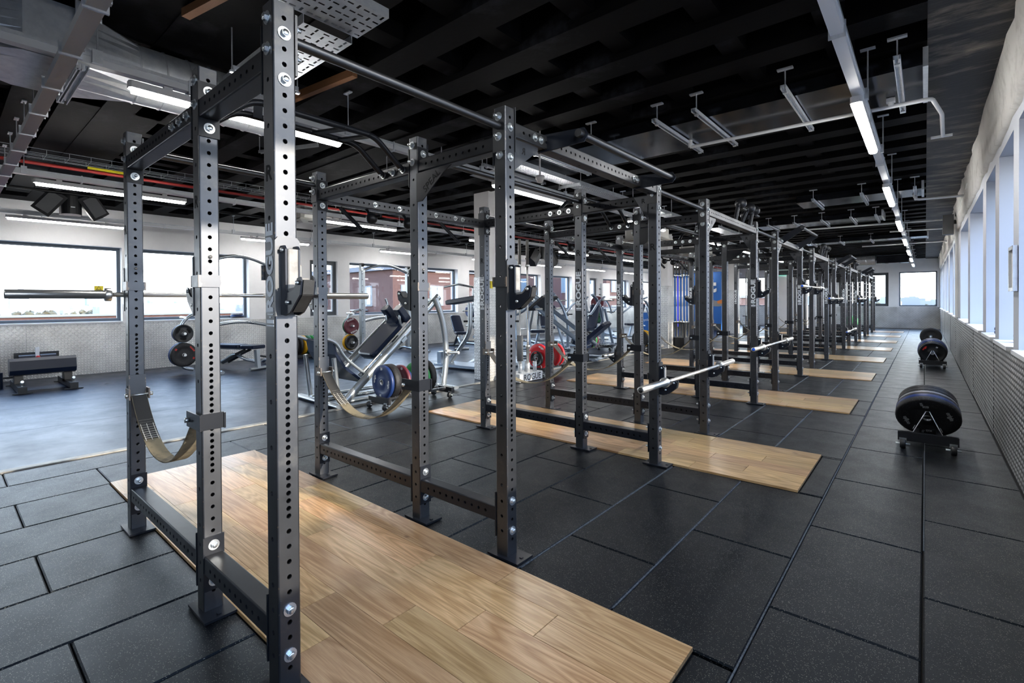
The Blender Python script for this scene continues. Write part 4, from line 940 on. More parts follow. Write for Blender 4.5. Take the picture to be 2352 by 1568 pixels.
loft([ring(-0.16, 0), ring(0.18, 1)], 'transition', 'galv'); loft([ring(0.18, 1), ring(1.25, 1)], 'round_section', 'galv', True); loft([ring(-4, 1), ring(-0.85, 1)], 'round_section', 'galv', True)
sm_ = MB()
for y in [0.18] + [0.34 + 0.15 * k for k in range(7)]: sm_.lathe([(0.201, -0.006), (0.207, 0.0), (0.201, 0.006)], T(DX, y, 2.95) @ R(PI / 2, 'X'), 24)
sm_.build('seam_ring', 'galv', t)
q = MB(); strut(q, (-3.0, -0.20, 2.755), (-2.22, -0.20, 2.755)); strut(q, (-3.0, -0.15, 2.755), (-2.22, -0.15, 2.755)); q.bar([(-2.24, -0.17, 2.74), (-2.24, -0.17, 3.15)], 0.04, 0.03); q.bar([(-2.98, -0.17, 2.74), (-2.98, -0.17, 3.15)], 0.04, 0.03); q.build('channel_hanger', 'galv', t)
t = thing('spiral_duct', 'distant galvanised spiral duct under the ceiling near the far wall', 'duct')
MB().tube([(-3.5, 24.5, 2.93), (0.1, 24.5, 2.93)], 0.20, 20).build('round_section', 'galv', t)
sm_ = MB()
for k in range(18): sm_.lathe([(0.2, -0.01), (0.207, 0), (0.2, 0.01)], T(-3.4 + 0.2 * k, 24.5, 2.93) @ R(PI / 2, 'Y'), 20)
sm_.build('seam_ring', 'galv', t); MB().box((0.65, 24.5, 2.93), (1.0, 0.5, 0.3)).build('box_section', 'duct_dark', t)
# cassette units
for i, (x, y, lab) in enumerate(((-7.25, 4.0, 'white ceiling cassette unit beyond the rear uprights of the nearest rack'), (-3.6, 10.9, 'white ceiling cassette unit over the middle of the hall'), (-4.1, 15.8, 'far white ceiling cassette unit near the barbell column'))):
    t = thing('cassette_unit', lab, 'air conditioner', (x, y, 0), 0, 'ceiling cassette units')
    MB().box((0, 0, 2.98), (0.82, 0.82, 0.24), ch=0.05).build('case', 'ac_white', t)
    q = MB()
    for s_ in (-0.35, 0.35): q.tube([(s_, 0.30, 3.0), (s_, 0.30, 3.49)], 0.008, 6).tube([(s_, -0.30, 3.0), (s_, -0.30, 3.49)], 0.008, 6)
    q.build('drop_rod', 'galv', t, None, 'stuff')
    MB().add([(-.5, -.5, 2.82), (.5, -.5, 2.82), (.5, .5, 2.82), (-.5, .5, 2.82), (-.46, -.46, 2.86), (.46, -.46, 2.86), (.46, .46, 2.86), (-.46, .46, 2.86), (-.36, -.36, 2.78), (.36, -.36, 2.78), (.36, .36, 2.78), (-.36, .36, 2.78)],
             [(4, 5, 1, 0), (5, 6, 2, 1), (6, 7, 3, 2), (7, 4, 0, 3), (0, 1, 9, 8), (1, 2, 10, 9), (2, 3, 11, 10), (3, 0, 8, 11), (8, 9, 10, 11), (7, 6, 5, 4)]).build('fascia', 'ac_white', t)
    for s_ in (-1, 1): MB().box((s_ * 0.42, 0, 2.80), (0.03, 0.6, 0.012)).box((0, s_ * 0.42, 2.80), (0.6, 0.03, 0.012)).build('air_slot', 'duct_dark', t)
# speaker cluster, wall speaker, detectors
t = thing('speaker_cluster', 'black ceiling speaker cluster with a bass bin between two angled horns', 'speaker', (-8.3, 0.63, 0), 0)
sb = MB(); sb.prism([(0.14 * math.cos(PI * k / 12 - PI / 2), 0.125 * math.sin(PI * k / 12 - PI / 2)) for k in range(13)] + [(-0.14, 0.125), (-0.14, -0.125)], 2.70, 3.05); sb.build('bass_bin', 'black_plastic', t)
MB().box((0.145, 0, 2.80), (0.012, 0.05, 0.014)).build('badge', 'text_white', t)
for s_ in (-1, 1):
    m = T(0.02, s_ * 0.25, 2.86) @ R(s_ * 0.62, 'X') @ R(0.25, 'Y')
    MB().prism([(-0.12, -0.06), (-0.04, -0.115), (0.06, -0.12), (0.10, 0), (0.06, 0.12), (-0.04, 0.115), (-0.12, 0.06)], -0.19, 0.19, m).build('horn_case', 'black_plastic', t)
    MB().box((0.085, 0, 0), (0.04, 0.17, 0.30), 0, 0, m).build('grille', 'grille_grey', t)
    MB().bar([(0, s_ * 0.1, 2.92), (0.0, s_ * 0.2, 2.90)], 0.05, 0.03).build('bracket', 'black_plastic', t)
MB().tube([(0, 0, 3.0), (0, 0, 3.16)], 0.03, 8).build('ceiling_mount', 'black_plastic', t)
t = thing('speaker_cluster', 'far black twin-horn speaker hung behind the second rack', 'speaker', (-7.0, 11.2, 0), 0)
for s_ in (-1, 1): MB().prism([(-0.14, -0.16), (0.06, -0.18), (0.12, 0), (0.06, 0.18), (-0.14, 0.16)], -0.2, 0.2, T(0, s_ * 0.45, 2.62) @ R(s_ * 0.7, 'X')).build('horn_case', 'black_plastic', t)
MB().tube([(0, 0, 2.6), (0, 0, 3.16)], 0.12, 10).build('bass_bin', 'black_plastic', t)
t = thing('wall_speaker', 'small black loudspeaker fixed above the right hand windows', 'speaker', (2.0, 12.4, 2.78), 0)
MB().prism([(-0.1, -0.1), (0.06, -0.13), (0.06, 0.13), (-0.1, 0.1)], -0.19, 0.19).build('cabinet', 'black_plastic', t); MB().box((0.08, 0, 0.05), (0.10, 0.06, 0.08)).box((0.1, 0, 0.22), (0.04, 0.05, 0.12)).build('bracket', 'black_plastic', t)
for x, y, lab in ((-1.55, 3.6, 'white smoke detector hanging beside the second rack'), (-4.3, 15.1, 'white smoke detector by the far cassette unit')):
    t = thing('smoke_detector', lab, 'detector', (x, y, 0)); MB().lathe([(0.0001, 2.62), (0.03, 2.62), (0.042, 2.65), (0.05, 2.66), (0.05, 2.69), (0.0001, 2.69)], None, 16).build('head', 'pipe_white', t); MB().tube([(0, 0, 2.68), (0, 0, 3.49)], 0.01, 8).build('stem', 'pipe_white', t)
# small things on walls and sills
t = thing('framed_notice', 'narrow pale picture frame hung on the first pier of the right hand wall', 'frame', (XR + 0.008, 4.45, 1.53), 0)
q = MB()
for y in (-0.12, 0.12): q.box((-0.012, y, 0), (0.024, 0.026, 0.33))
for z_ in (-0.152, 0.152): q.box((-0.012, 0, z_), (0.024, 0.24, 0.026))
q.build('frame_bars', 'galv', t); MB().box((-0.004, 0, 0), (0.008, 0.22, 0.29)).build('notice_sheet', 'paper', t)
t = thing('warning_sign', 'small yellow triangle warning sticker on the left window glass', 'sign', (XL - 0.19, 1.33, 1.60), 0)
MB().box((0, 0, 0), (0.004, 0.14, 0.16)).build('sticker', 'sign_yellow', t); MB().prism([(-0.045, 0.0), (0.045, 0.0), (0, 0.075)], 0, 0.002, T(0.003, 0, 0.0) @ FACE_PX).build('triangle', 'text_black', t)
MB().prism([(-0.032, 0.008), (0.032, 0.008), (0, 0.062)], 0, 0.002, T(0.0042, 0, 0.0) @ FACE_PX).build('triangle_inner', 'sign_yellow', t); MB().box((0.005, 0, 0.026), (0.001, 0.006, 0.03)).box((0.005, 0, -0.045), (0.001, 0.11, 0.005)).box((0.005, 0, -0.06), (0.001, 0.11, 0.005)).build('sign_marks', 'text_black', t)
t = thing('exit_sign', 'green lit exit sign on the pale lobby wall', 'sign', (-3.42, 25.48, 2.58)); MB().box((0, 0, 0), (0.36, 0.05, 0.17)).build('lightbox', 'exit_green', t); MB().prism([(-0.10, 0), (-0.03, 0.05), (-0.03, 0.02), (0.10, 0.02), (0.10, -0.02), (-0.03, -0.02), (-0.03, -0.05)], 0, 0.003, T(0, -0.027, 0) @ FACE_MY).build('arrow', 'text_white', t)
t = thing('fire_extinguisher', 'red fire extinguisher standing by the lobby wall beyond the racks', 'extinguisher', (-3.0, 24.6, 0)); MB().lathe([(0.0001, 0.0), (0.085, 0.0), (0.085, 0.48), (0.05, 0.55), (0.025, 0.57), (0.025, 0.6), (0.0001, 0.6)], None, 16).build('cylinder', 'red_sign', t); MB().box((0.02, 0, 0.62), (0.14, 0.03, 0.03)).tube([(0.03, 0, 0.6), (0.12, 0, 0.5), (0.11, 0, 0.2)], 0.012, 6).build('valve_and_hose', 'black_plastic', t)
for z_, lab in ((1.95, 'upper red fire point sign on the barbell column'), (0.80, 'lower red fire point sign on the barbell column')):
    t = thing('fire_sign', lab, 'sign', (-4.08, 12.555, z_)); MB().box((0, 0, 0), (0.12, 0.006, 0.22)).build('sign_plate', 'red_sign', t); MB().prism([(-0.03, -0.05), (0.03, -0.05), (0.035, 0.0), (0.0, 0.06), (-0.035, 0.0)], 0, 0.002, T(0, -0.004, 0) @ FACE_MY).build('flame_mark', 'text_white', t)
t = thing('wall_tag', 'small yellow-green tag on the near white column', 'tag', (-3.80, 5.30, 1.60)); MB().box((0, 0, 0), (0.02, 0.05, 0.12)).build('tag_plate', 'sign_yellow', t); MB().box((0.005, 0.03, 0.03), (0.02, 0.04, 0.05)).build('tag_holder', 'black_plastic', t)
# ------------------------------------------------------------------ weight plates and trolleys
def plate_profile(r, t, kind):
    h = t / 2
    if kind == 'bumper': return [(0.0255, -h), (0.05, -h), (0.06, -h + 0.004), (r * 0.62, -h + 0.006), (r * 0.66, -h + 0.001), (r * 0.94, -h), (r, -h + 0.008), (r, h - 0.008), (r * 0.94, h), (r * 0.66, h - 0.001), (r * 0.62, h - 0.006), (0.06, h - 0.004), (0.05, h), (0.0255, h)]
    return [(0.0255, -h), (0.055, -h), (0.065, -h + 0.01), (r * 0.80, -h + 0.012), (r * 0.86, -h + 0.001), (r * 0.95, -h), (r, -h + 0.006), (r, h - 0.006), (r * 0.95, h), (r * 0.86, h - 0.001), (r * 0.80, h - 0.012), (0.065, h - 0.01), (0.055, h), (0.0255, h)]
PM = {}
def plate(label, loc, r, t, mat_, axis=0.0, kind='bumper', marks=(), group='weight plates', tilt=0.0, flat=False, lean=0.0):
    """axis: rotation about Z of the plate's facing direction (0 faces -Y)"""
    k = (round(r, 3), round(t, 3), mat_, kind)
    if k not in PM: PM[k] = MB().lathe(plate_profile(r, t, kind), R(PI / 2, 'X'), 32 if r > 0.15 else 24, 0, True, True).mesh('weight_plate', mat_)
    o = link('weight_plate', PM[k]); tag(o, label, 'weight plate', group)
    o.matrix_basis = T(*loc) @ R(axis, 'Z') @ R(-lean, 'X') @ R(tilt, 'Y') @ (R(PI / 2, 'X') if flat else Matrix.Identity(4))
    hk_ = ('hub', round(t, 3))
    if hk_ not in PM: PM[hk_] = MB().lathe([(0.0252, -t / 2 - 0.001), (0.036, -t / 2 - 0.001), (0.036, t / 2 + 0.001), (0.0252, t / 2 + 0.001)], R(PI / 2, 'X'), 20, 0, True, True).mesh('hub_ring', 'hub_steel')
    link('hub_ring', PM[hk_], o)
    if kind == 'grip':
        gk = ('grip', round(r, 3), round(t, 3))
        if gk not in PM:
            g = MB()
            for a in (0.5, 0.5 + 2 * PI / 3, 0.5 + 4 * PI / 3):
                pl = []
                for j in range(16):
                    q = 2 * PI * j / 16; pl.append((r * 0.58 + r * 0.15 * math.cos(q), r * 0.33 * math.sin(q)))
                g.prism(pl, t / 2 - 0.0125, t / 2 - 0.0105, FACE_MY @ R(a, 'Z')); g.prism(pl, -t / 2 + 0.0105, -t / 2 + 0.0125, FACE_MY @ R(a, 'Z'))
            PM[gk] = g.mesh('grip_hole', 'cut_shade')
        link('grip_hole', PM[gk], o)
    for s, size, ang, rad, mm in marks:
        text(s, size, mm, o, 'plate_lettering', T(0, -t / 2 - 0.0008 if kind == 'bumper' else -t / 2 - 0.001 + 0.0, 0) @ R(-ang, 'Y') @ T(0, 0, rad) @ FACE_MY, 0.002, 0.0004)
    return o
def trolley(label, loc, length, nslots, rz=0.0):
    """low wheeled plate trolley along Y with V-shaped divider rods"""
    t = thing('plate_trolley', label, 'trolley', loc, rz, 'plate trolleys')
    for y in (0.0, length): MB().box((0, y, 0.105), (0.40, 0.05, 0.075)).build('end_bar', 'black_paint', t)
    MB().box((-0.075, length / 2, 0.125), (0.04, length, 0.03)).box((0.075, length / 2, 0.125), (0.04, length, 0.03)).build('side_rail', 'black_paint', t)
    for y in (-0.005, length + 0.005):
        for x in (-0.165, 0.165):
            MB().lathe([(0.0001, -0.02), (0.036, -0.02), (0.04, -0.014), (0.04, 0.014), (0.036, 0.02), (0.0001, 0.02)], T(x, y - 0.03, 0.04) @ R(PI / 2, 'Y'), 16).build('caster', 'black_plastic', t)
            MB().lathe([(0.0001, -0.05), (0.008, -0.05), (0.008, 0.05), (0.0001, 0.05)], T(x, y - 0.03, 0.04) @ R(PI / 2, 'Y'), 8).box((x, y - 0.02, 0.075), (0.05, 0.03, 0.03)).build('axle', 'zinc', t)
    for k in range(nslots + 1):
        y = 0.05 + (length - 0.1) * k / nslots; d = MB()
        d.tube([(-0.10, y, 0.13), (-0.012, y - 0.002, 0.33), (0.012, y - 0.002, 0.33), (0.10, y, 0.13)], 0.004, 6); d.build('divider_rod', 'hub_steel', t)
    return t
def load(trolley_loc, items, lean=0.0):
    y = trolley_loc[1]
    for lab, r, t, mm, kind, marks, gap in items:
        tt = t / math.cos(lean); y += tt / 2 + gap; zc = (0.125 + r * 0.93 if r > 0.19 else 0.30) if not lean else 0.085 + r * math.cos(lean) * 0.98
        plate(lab, (trolley_loc[0], y + (0.10 if lean else 0.0), zc), r, t, mm, 0, kind, marks, lean=lean); y += tt / 2 + 0.012
OR = lambda s, a, b_, m: (('origin', s, a, 0.165, m), ('origin', s, b_, 0.165, m))
c1 = (1.655, 4.86, 0)
trolley('black wheeled plate trolley nearest the lens by the right hand wall', c1, 1.45, 8)
load(c1, [('big black bumper plate lettered 5 kg, front of the near aisle trolley', 0.225, 0.055, 'bumper_black', 'bumper', (('origin', 0.042, -1.25, 0.155, 'text_grey'), ('origin', 0.042, 1.9, 0.155, 'text_grey'), ('5', 0.045, 0.25, 0.165, 'text_grey'), ('KG', 0.03, 0.1, 0.135, 'text_grey'), ('5', 0.04, 2.95, 0.165, 'text_grey'), ('KG', 0.03, 3.2, 0.15, 'text_grey')), 0.04),
 ('blue-rimmed bumper plate second on the near aisle trolley', 0.226, 0.075, 'plate_blue', 'bumper', (), 0.0), ('plain black bumper plate third on the near aisle trolley', 0.226, 0.075, 'bumper_black', 'bumper', (), 0.0),
 ('dark red bumper plate fourth on the near aisle trolley', 0.224, 0.045, 'plate_maroon', 'bumper', (), 0.02), ('grey bumper plate fifth on the near aisle trolley', 0.224, 0.05, 'plate_grey', 'bumper', (), 0.0),
 ('black bumper plate sixth on the near aisle trolley', 0.225, 0.07, 'bumper_black', 'bumper', (), 0.07), ('black bumper plate at the back of the near aisle trolley', 0.225, 0.07, 'bumper_black', 'bumper', (), 0.09)], -0.60)
c2 = (1.745, 11.70, 0)
trolley('second wheeled plate trolley by the right hand wall, carrying blue plates', c2, 1.5, 8)
load(c2, [('black tri-grip plate with red marks, front of the second aisle trolley', 0.205, 0.04, 'plate_black', 'grip', (('origin', 0.04, 0.9, 0.15, 'text_red'), ('25', 0.03, -0.5, 0.13, 'text_white')), 0.04), ('black tri-grip plate second on the second aisle trolley', 0.215, 0.04, 'plate_black', 'grip', (), 0.02),
 ('dark blue bumper plate with gold marks on the second aisle trolley', 0.225, 0.075, 'plate_blue', 'bumper', (('20', 0.05, 0.0, 0.19, 'text_gold'),), 0.12), ('black bumper plate between the blue ones on the second aisle trolley', 0.225, 0.06, 'bumper_black', 'bumper', (), 0.05),
 ('blue bumper plate with white lettering toward the back of the second aisle trolley', 0.225, 0.08, 'plate_blue', 'bumper', (('ROGUE', 0.075, 0.0, 0.175, 'text_white'), ('20', 0.05, -1.2, 0.18, 'text_white')), 0.16), ('pale-rimmed bumper plate behind the lettered blue one on the second aisle trolley', 0.225, 0.05, 'plate_grey', 'bumper', (), 0.05)], -0.22)
c3 = (1.75, 16.4, 0)
trolley('third wheeled plate trolley farther along the right hand wall', c3, 1.3, 6)
load(c3, [('black bumper plate, front of the third aisle trolley', 0.225, 0.07, 'bumper_black', 'bumper', (), 0.04), ('black bumper plate second on the third aisle trolley', 0.225, 0.07, 'bumper_black', 'bumper', (), 0.1), ('grey plate third on the third aisle trolley', 0.20, 0.05, 'plate_grey', 'bumper', (), 0.1)])
c4 = (-3.47, 2.84, 0)
trolley('wheeled plate trolley under the safety strap, in front of the leg machine', c4, 1.06, 8)
load(c4, [('blue 20 kg bumper plate, front of the trolley by the leg machine', 0.212, 0.05, 'plate_blue', 'bumper', (('origin', 0.044, -1.7, 0.145, 'text_white'), ('origin', 0.044, 1.35, 0.145, 'text_white'), ('20', 0.040, 0.0, 0.165, 'text_white'), ('20', 0.035, 3.0, 0.165, 'text_white')), 0.03),
 ('thick black bumper plate behind the blue one by the leg machine', 0.215, 0.10, 'bumper_black', 'bumper', (), 0.0), ('maroon bumper plate half hidden on the trolley by the leg machine', 0.20, 0.045, 'plate_maroon', 'bumper', (('15', 0.04, -0.3, 0.165, 'text_white'),), 0.10), ('small dark blue plate in the middle of the trolley by the leg machine', 0.15, 0.04, 'plate_blue', 'grip', (), 0.02),
 ('bright green bumper plate, first of three on the trolley by the leg machine', 0.205, 0.035, 'plate_green', 'bumper', (), 0.10), ('bright green bumper plate, middle one of three by the leg machine', 0.205, 0.035, 'plate_green', 'bumper', (), 0.0), ('bright green bumper plate, last of three by the leg machine', 0.205, 0.035, 'plate_green', 'bumper', (), 0.0),
 ('black bumper plate at the back of the trolley by the leg machine', 0.215, 0.08, 'bumper_black', 'bumper', (), 0.01)])
c5 = (-3.60, 6.24, 0)
trolley('wheeled plate trolley with red plates beyond the near white column', c5, 1.15, 8)
load(c5, [('small black tri-grip plate leaning at the front of the red plate trolley', 0.135, 0.035, 'plate_black', 'grip', (('origin', 0.03, 0.2, 0.105, 'text_red'), ('10', 0.03, 2.2, 0.10, 'text_red')), 0.02), ('bright red bumper plate with white lettering on the red plate trolley', 0.225, 0.06, 'plate_red', 'bumper', (('origin', 0.05, -0.45, 0.18, 'text_white'), ('25', 0.04, 1.2, 0.18, 'text_white'), ('5', 0.04, 3.6, 0.19, 'text_white')), 0.0),
 ('dark blue bumper plate behind the red one on the red plate trolley', 0.225, 0.05, 'plate_blue', 'bumper', (), 0.0), ('black bumper plate in the middle of the red plate trolley', 0.225, 0.07, 'bumper_black', 'bumper', (), 0.0), ('second red bumper plate on the red plate trolley, by the back rack upright', 0.22, 0.05, 'plate_red', 'bumper', (), 0.16),
 ('grey bumper plate on the red plate trolley', 0.21, 0.04, 'plate_grey', 'bumper', (), 0.0), ('third red bumper plate at the back of the red plate trolley', 0.22, 0.05, 'plate_red', 'bumper', (), 0.02)])
c6 = (-4.9, 9.9, 0)
trolley('wheeled plate trolley among the machines, with a red-lettered black plate in front', c6, 1.2, 8)
load(c6, [('black bumper plate with red lettering, front of the trolley among the machines', 0.225, 0.08, 'bumper_black', 'bumper', (('origin', 0.05, 0.1, 0.17, 'text_red'), ('20', 0.045, 1.6, 0.17, 'text_red'), ('20', 0.045, -1.6, 0.17, 'text_red')), 0.0), ('grey-rimmed bumper plate second on the trolley among the machines', 0.225, 0.05, 'plate_grey', 'bumper', (), 0.0), ('black plate third on the trolley among the machines', 0.22, 0.06, 'bumper_black', 'bumper', (), 0.15),
 ('green-edged plate on the trolley among the machines', 0.215, 0.04, 'plate_green', 'bumper', (), 0.02), ('maroon plate at the back of the trolley among the machines', 0.215, 0.05, 'plate_maroon', 'bumper', (), 0.02)])
c7 = (-3.95, 11.2, 0)
trolley('wheeled plate trolley with a yellow plate near the barbell column', c7, 0.9, 6)
load(c7, [('black bumper plate at the front of the yellow plate trolley', 0.225, 0.07, 'bumper_black', 'bumper', (), 0.02), ('yellow bumper plate on the trolley near the barbell column', 0.228, 0.05, 'plate_yellow', 'bumper', (), 0.0), ('second yellow bumper plate on the trolley near the barbell column', 0.222, 0.04, 'plate_yellow', 'bumper', (), 0.1)])
# plates on the window sills
for i, (y, r, mm, n, lab) in enumerate(((6.45, 0.10, 'plate_blue', 2, 'small dark blue plate lying on the right hand sill'), (5.15, 0.085, 'plate_maroon', 2, 'small dark red plate lying on the near right hand sill'))):
    for k in range(n): plate('%s, %s of two' % (lab, ('lower', 'upper')[k]), (2.28, y, 0.946 + 0.018 + 0.036 * k), r, 0.034, mm, 0, 'bumper', (), 'plates on the sills', 0, True)
plate('small black plate lying on top of the dark red pair on the sill', (2.28, 5.15, 0.946 + 0.0865), 0.06, 0.028, 'plate_black', 0, 'bumper', (), 'plates on the sills', 0, True)
for k, mm in enumerate(('plate_black', 'plate_blue', 'plate_black')): plate('small %s plate, %s in the pile on the left window sill' % (('black', 'blue', 'black')[k], ('bottom', 'middle', 'top')[k]), (-10.42, 3.83, 0.99 + 0.015 + 0.03 * k), 0.15 - 0.012 * k, 0.028, mm, 0, 'bumper', (), 'plates on the sills', 0, True)
# row of bumper plates on a low rail by the left wall
t = thing('plate_rail', 'low floor rail holding a row of bumper plates by the left wall', 'rack', (-9.75, 4.75, 0), 0)
MB().box((-0.1, 0.45, 0.05), (0.04, 1.1, 0.06)).box((0.1, 0.45, 0.05), (0.04, 1.1, 0.06)).build('rail', 'black_paint', t)
for y in (-0.08, 0.98): MB().box((0, y, 0.06), (0.34, 0.03, 0.12)).build('end_plate', 'black_paint', t)
for k, (mm, th, nm) in enumerate((('bumper_black', 0.08, 'black'), ('bumper_black', 0.06, 'black'), ('bumper_black', 0.06, 'black'), ('plate_yellow', 0.07, 'yellow'), ('plate_dark_green', 0.08, 'dark green'), ('plate_green', 0.03, 'bright green'), ('plate_blue', 0.08, 'blue'), ('plate_blue', 0.08, 'blue'))):
    plate('%s bumper plate, %s in the row on the low rail by the left wall' % (nm, ORD[k]), (-9.75, 4.74 + 0.11 * k, 0.085 + 0.225), 0.225, th, mm, 0, 'bumper', (), 'plates on the floor rail')
# ------------------------------------------------------------------ machines
def pad(mb, c, d, mtx=None):
    x, y, z = d; r = min(x, y) * 0.22
    pr = []
    for sx_, sy_, a0 in ((1, 1, 0), (-1, 1, PI / 2), (-1, -1, PI), (1, -1, 3 * PI / 2)):
        for j in range(4): a = a0 + PI / 2 * j / 3; pr.append((sx_ * (x / 2 - r) + r * math.cos(a), sy_ * (y / 2 - r) + r * math.sin(a)))
    m = (mtx or Matrix.Identity(4)) @ T(*c); e = min(0.012, z * 0.3)
    n = len(pr); vs = []
    for k, (s_, zz) in enumerate(((0.94, -z / 2), (1.0, -z / 2 + e), (1.0, z / 2 - e), (0.94, z / 2))): vs += [(a * s_, b_ * s_, zz) for a, b_ in pr]
    fs = [list(range(n))[::-1], list(range(3 * n, 4 * n))]
    for k in range(3): fs += [(k * n + i, k * n + (i + 1) % n, (k + 1) * n + (i + 1) % n, (k + 1) * n + i) for i in range(n)]
    return mb.add(vs, fs, 0, False, m)
def oval(w_, h): return [(w_ / 2 * math.cos(2 * PI * k / 12), h / 2 * math.sin(2 * PI * k / 12)) for k in range(12)]
def ov(path, w_=0.10, h=0.06, up=None): return MB().sweep(path, oval(w_, h), 0, True, True, up)
# hack squat: sled rails rising away from the lens
t = thing('hack_squat', 'silver hack squat machine with a long dark pad, behind the near safety straps', 'gym machine', (0, 0, 0))
for x in (-4.62, -3.95): ov([(x, 2.66, 0.06), (x, 4.26, 1.40)], 0.085, 0.11).build('sled_rail', 'machine_silver', t); MB().tube([(x + (0.09 if x < -4.3 else -0.09), 2.95, 0.36), (x + (0.09 if x < -4.3 else -0.09), 3.95, 1.2)], 0.013, 8).build('guide_rod', 'chrome', t)
for x in (-4.62, -3.95):
    MB().tube([(x + (0.09 if x < -4.3 else -0.09), 2.93, 0.345), (x + (0.09 if x < -4.3 else -0.09), 3.05, 0.445)], 0.03, 10).build('rubber_stop', 'machine_silver', t)
ov(smooth_path([(-4.95, 2.55, 0.035), (-3.80, 2.50, 0.035)], 0.1), 0.12, 0.05).build('front_foot', 'machine_silver', t); ov([(-4.95, 4.30, 0.035), (-3.66, 4.34, 0.035)], 0.12, 0.05).build('rear_foot', 'machine_silver', t)
for x in (-4.62, -4.28, -3.95): ov([(x, 2.55, 0.05), (x, 4.3, 0.05)], 0.07, 0.05).build('base_tube', 'machine_silver', t)
for x in (-4.66, -3.90): ov(smooth_path([(x, 4.15, 1.38), (x, 4.32, 1.0), (x, 4.38, 0.5), (x, 4.30, 0.04)], 0.25), 0.10, 0.07, (1, 0, 0)).build('rear_upright', 'machine_silver', t)
ov([(-4.62, 4.2, 1.34), (-3.95, 4.2, 1.34)], 0.07, 0.07).build('top_tie', 'machine_silver', t)
m = T(-4.28, 3.46, 0.76) @ R(0.70, 'X')
pad(MB(), (0, 0, 0.03), (0.42, 0.66, 0.085), m).build('back_pad', 'vinyl', t); MB().box((0, 0, -0.035), (0.30, 0.62, 0.04), 0, 0, m).build('sled_plate', 'machine_silver', t)
for x in (-0.15, 0.15):
    pad(MB(), (x, 0.44, 0.14), (0.14, 0.12, 0.24), m).build('shoulder_pad', 'vinyl', t)
    MB().tube(smooth_path([m @ Vector((x, 0.30, 0.0)), m @ Vector((x * 1.1, 0.36, 0.13)), m @ Vector((x * 1.1, 0.52, 0.26)), m @ Vector((x * 1.2, 0.55, 0.34))], 0.06), 0.018, 8).build('shoulder_handle', 'machine_silver', t)
pad(MB(), (0, 0.36, 0.06), (0.26, 0.14, 0.10), m).build('head_pad', 'vinyl', t)
MB().box((0, 0.1, -0.04), (0.78, 0.10, 0.05), 0, 0, m).build('carriage_bar', 'machine_silver', t)
fp = T(-4.36, 2.72, 0.50) @ R(-0.85, 'X')
cv = [(-0.36, 0.10), (-0.22, 0.02), (0.0, -0.01), (0.24, 0.03), (0.36, 0.06)]
MB().sweep([(-0.33, 0, 0), (0.33, 0, 0)], [(b_, a) for a, b_ in cv] + [(b_ - 0.03, a) for a, b_ in cv[::-1]], 0, False).build('foot_platform', 'black_plastic', t) if False else None
q = MB(); pr = cv + [(a, b_ - 0.035) for a, b_ in cv[::-1]]; q.prism(pr, -0.34, 0.34, fp @ R(PI / 2, 'Y') @ R(PI / 2, 'Z') @ R(0, 'X')); q.build('foot_platform', 'vinyl', t)
for x in (-0.35, 0.35): MB().tube(smooth_path([fp @ Vector((x, 0.36, 0.03)), fp @ Vector((x, 0.30, 0.12)), fp @ Vector((x, -0.1, 0.05)), fp @ Vector((x, -0.34, 0.10)), fp @ Vector((x, -0.5, 0.0))], 0.1), 0.022, 10).build('platform_frame', 'machine_silver', t)
for x in (-4.72, -4.0): ov([(x, 2.60, 0.05), (x + 0.02, 2.52, 0.62)], 0.06, 0.05).build('platform_leg', 'machine_silver', t)
MB().tube([(-3.86, 4.36, 0.55), (-3.62, 4.36, 0.56)], 0.024, 10).tube([(-3.86, 4.36, 0.55), (-3.83, 4.36, 0.55)], 0.05, 12).build('weight_horn', 'chrome', t)
MB().tube([(-4.40, 4.05, 1.30), (-4.40, 4.10, 1.45)], 0.02, 8).build('counter_handle', 'machine_silver', t)
# half racks by the left windows
def half_rack(label, x, y0, wd_):
    t = thing('half_rack', label, 'gym rack', (x, y0, 0), 0, 'half racks by the left windows')
    for y in (0.0, wd_):
        MB().bar([(0, y, 0.04), (0, y, 2.28)], 0.075, 0.10).build('upright', 'machine_silver', t)
        q = MB().bar([(0.12, y + 0.0, 0.45), (0.12, y, 2.15)], 0.05, 0.012)
        for k in range(11): q.box((0.085, y, 0.55 + 0.15 * k), (0.07, 0.05, 0.018))
        q.build('catch_ladder', 'machine_silver', t)
        MB().tube([(-0.02, y - 0.03, 2.27), (-0.02, y + 0.03, 2.27)], 0.045, 10).tube([(0.05, y - 0.03, 2.27), (0.05, y + 0.03, 2.27)], 0.045, 10).build('pulley', 'black_plastic', t)
        ov(smooth_path([(0.9, y, 0.035), (0.4, y, 0.06), (-0.2, y, 0.10), (-0.35, y, 0.035)], 0.15), 0.09, 0.06).build('foot', 'machine_silver', t)
    arc = [(0, wd_ * k / 12, 2.12 + 0.18 * math.sin(PI * k / 12)) for k in range(13)]
    ov(arc, 0.07, 0.09, (1, 0, 0)).build('top_arch', 'machine_silver', t)
    ov([(0, wd_ * k / 12, 0.84 + 0.10 * math.sin(PI * k / 12)) for k in range(13)], 0.07, 0.09, (1, 0, 0)).build('lower_arch', 'machine_silver', t)
    ov(smooth_path([(-0.02, 0, 1.15), (-0.02, -0.25, 1.10), (-0.02, -0.42, 0.9), (-0.02, -0.42, 0.1), (-0.02, -0.2, 0.04)], 0.2), 0.06, 0.06).build('plate_post', 'machine_silver', t)
    for z_ in (1.06, 0.76, 0.36): MB().tube([(-0.02, -0.40, z_), (0.30, -0.42, z_)], 0.024, 10).build('weight_horn', 'chrome', t)
    return t
half_rack('silver half rack with an arched top, behind the near left uprights by the window wall', -9.1, 2.72, 1.28)
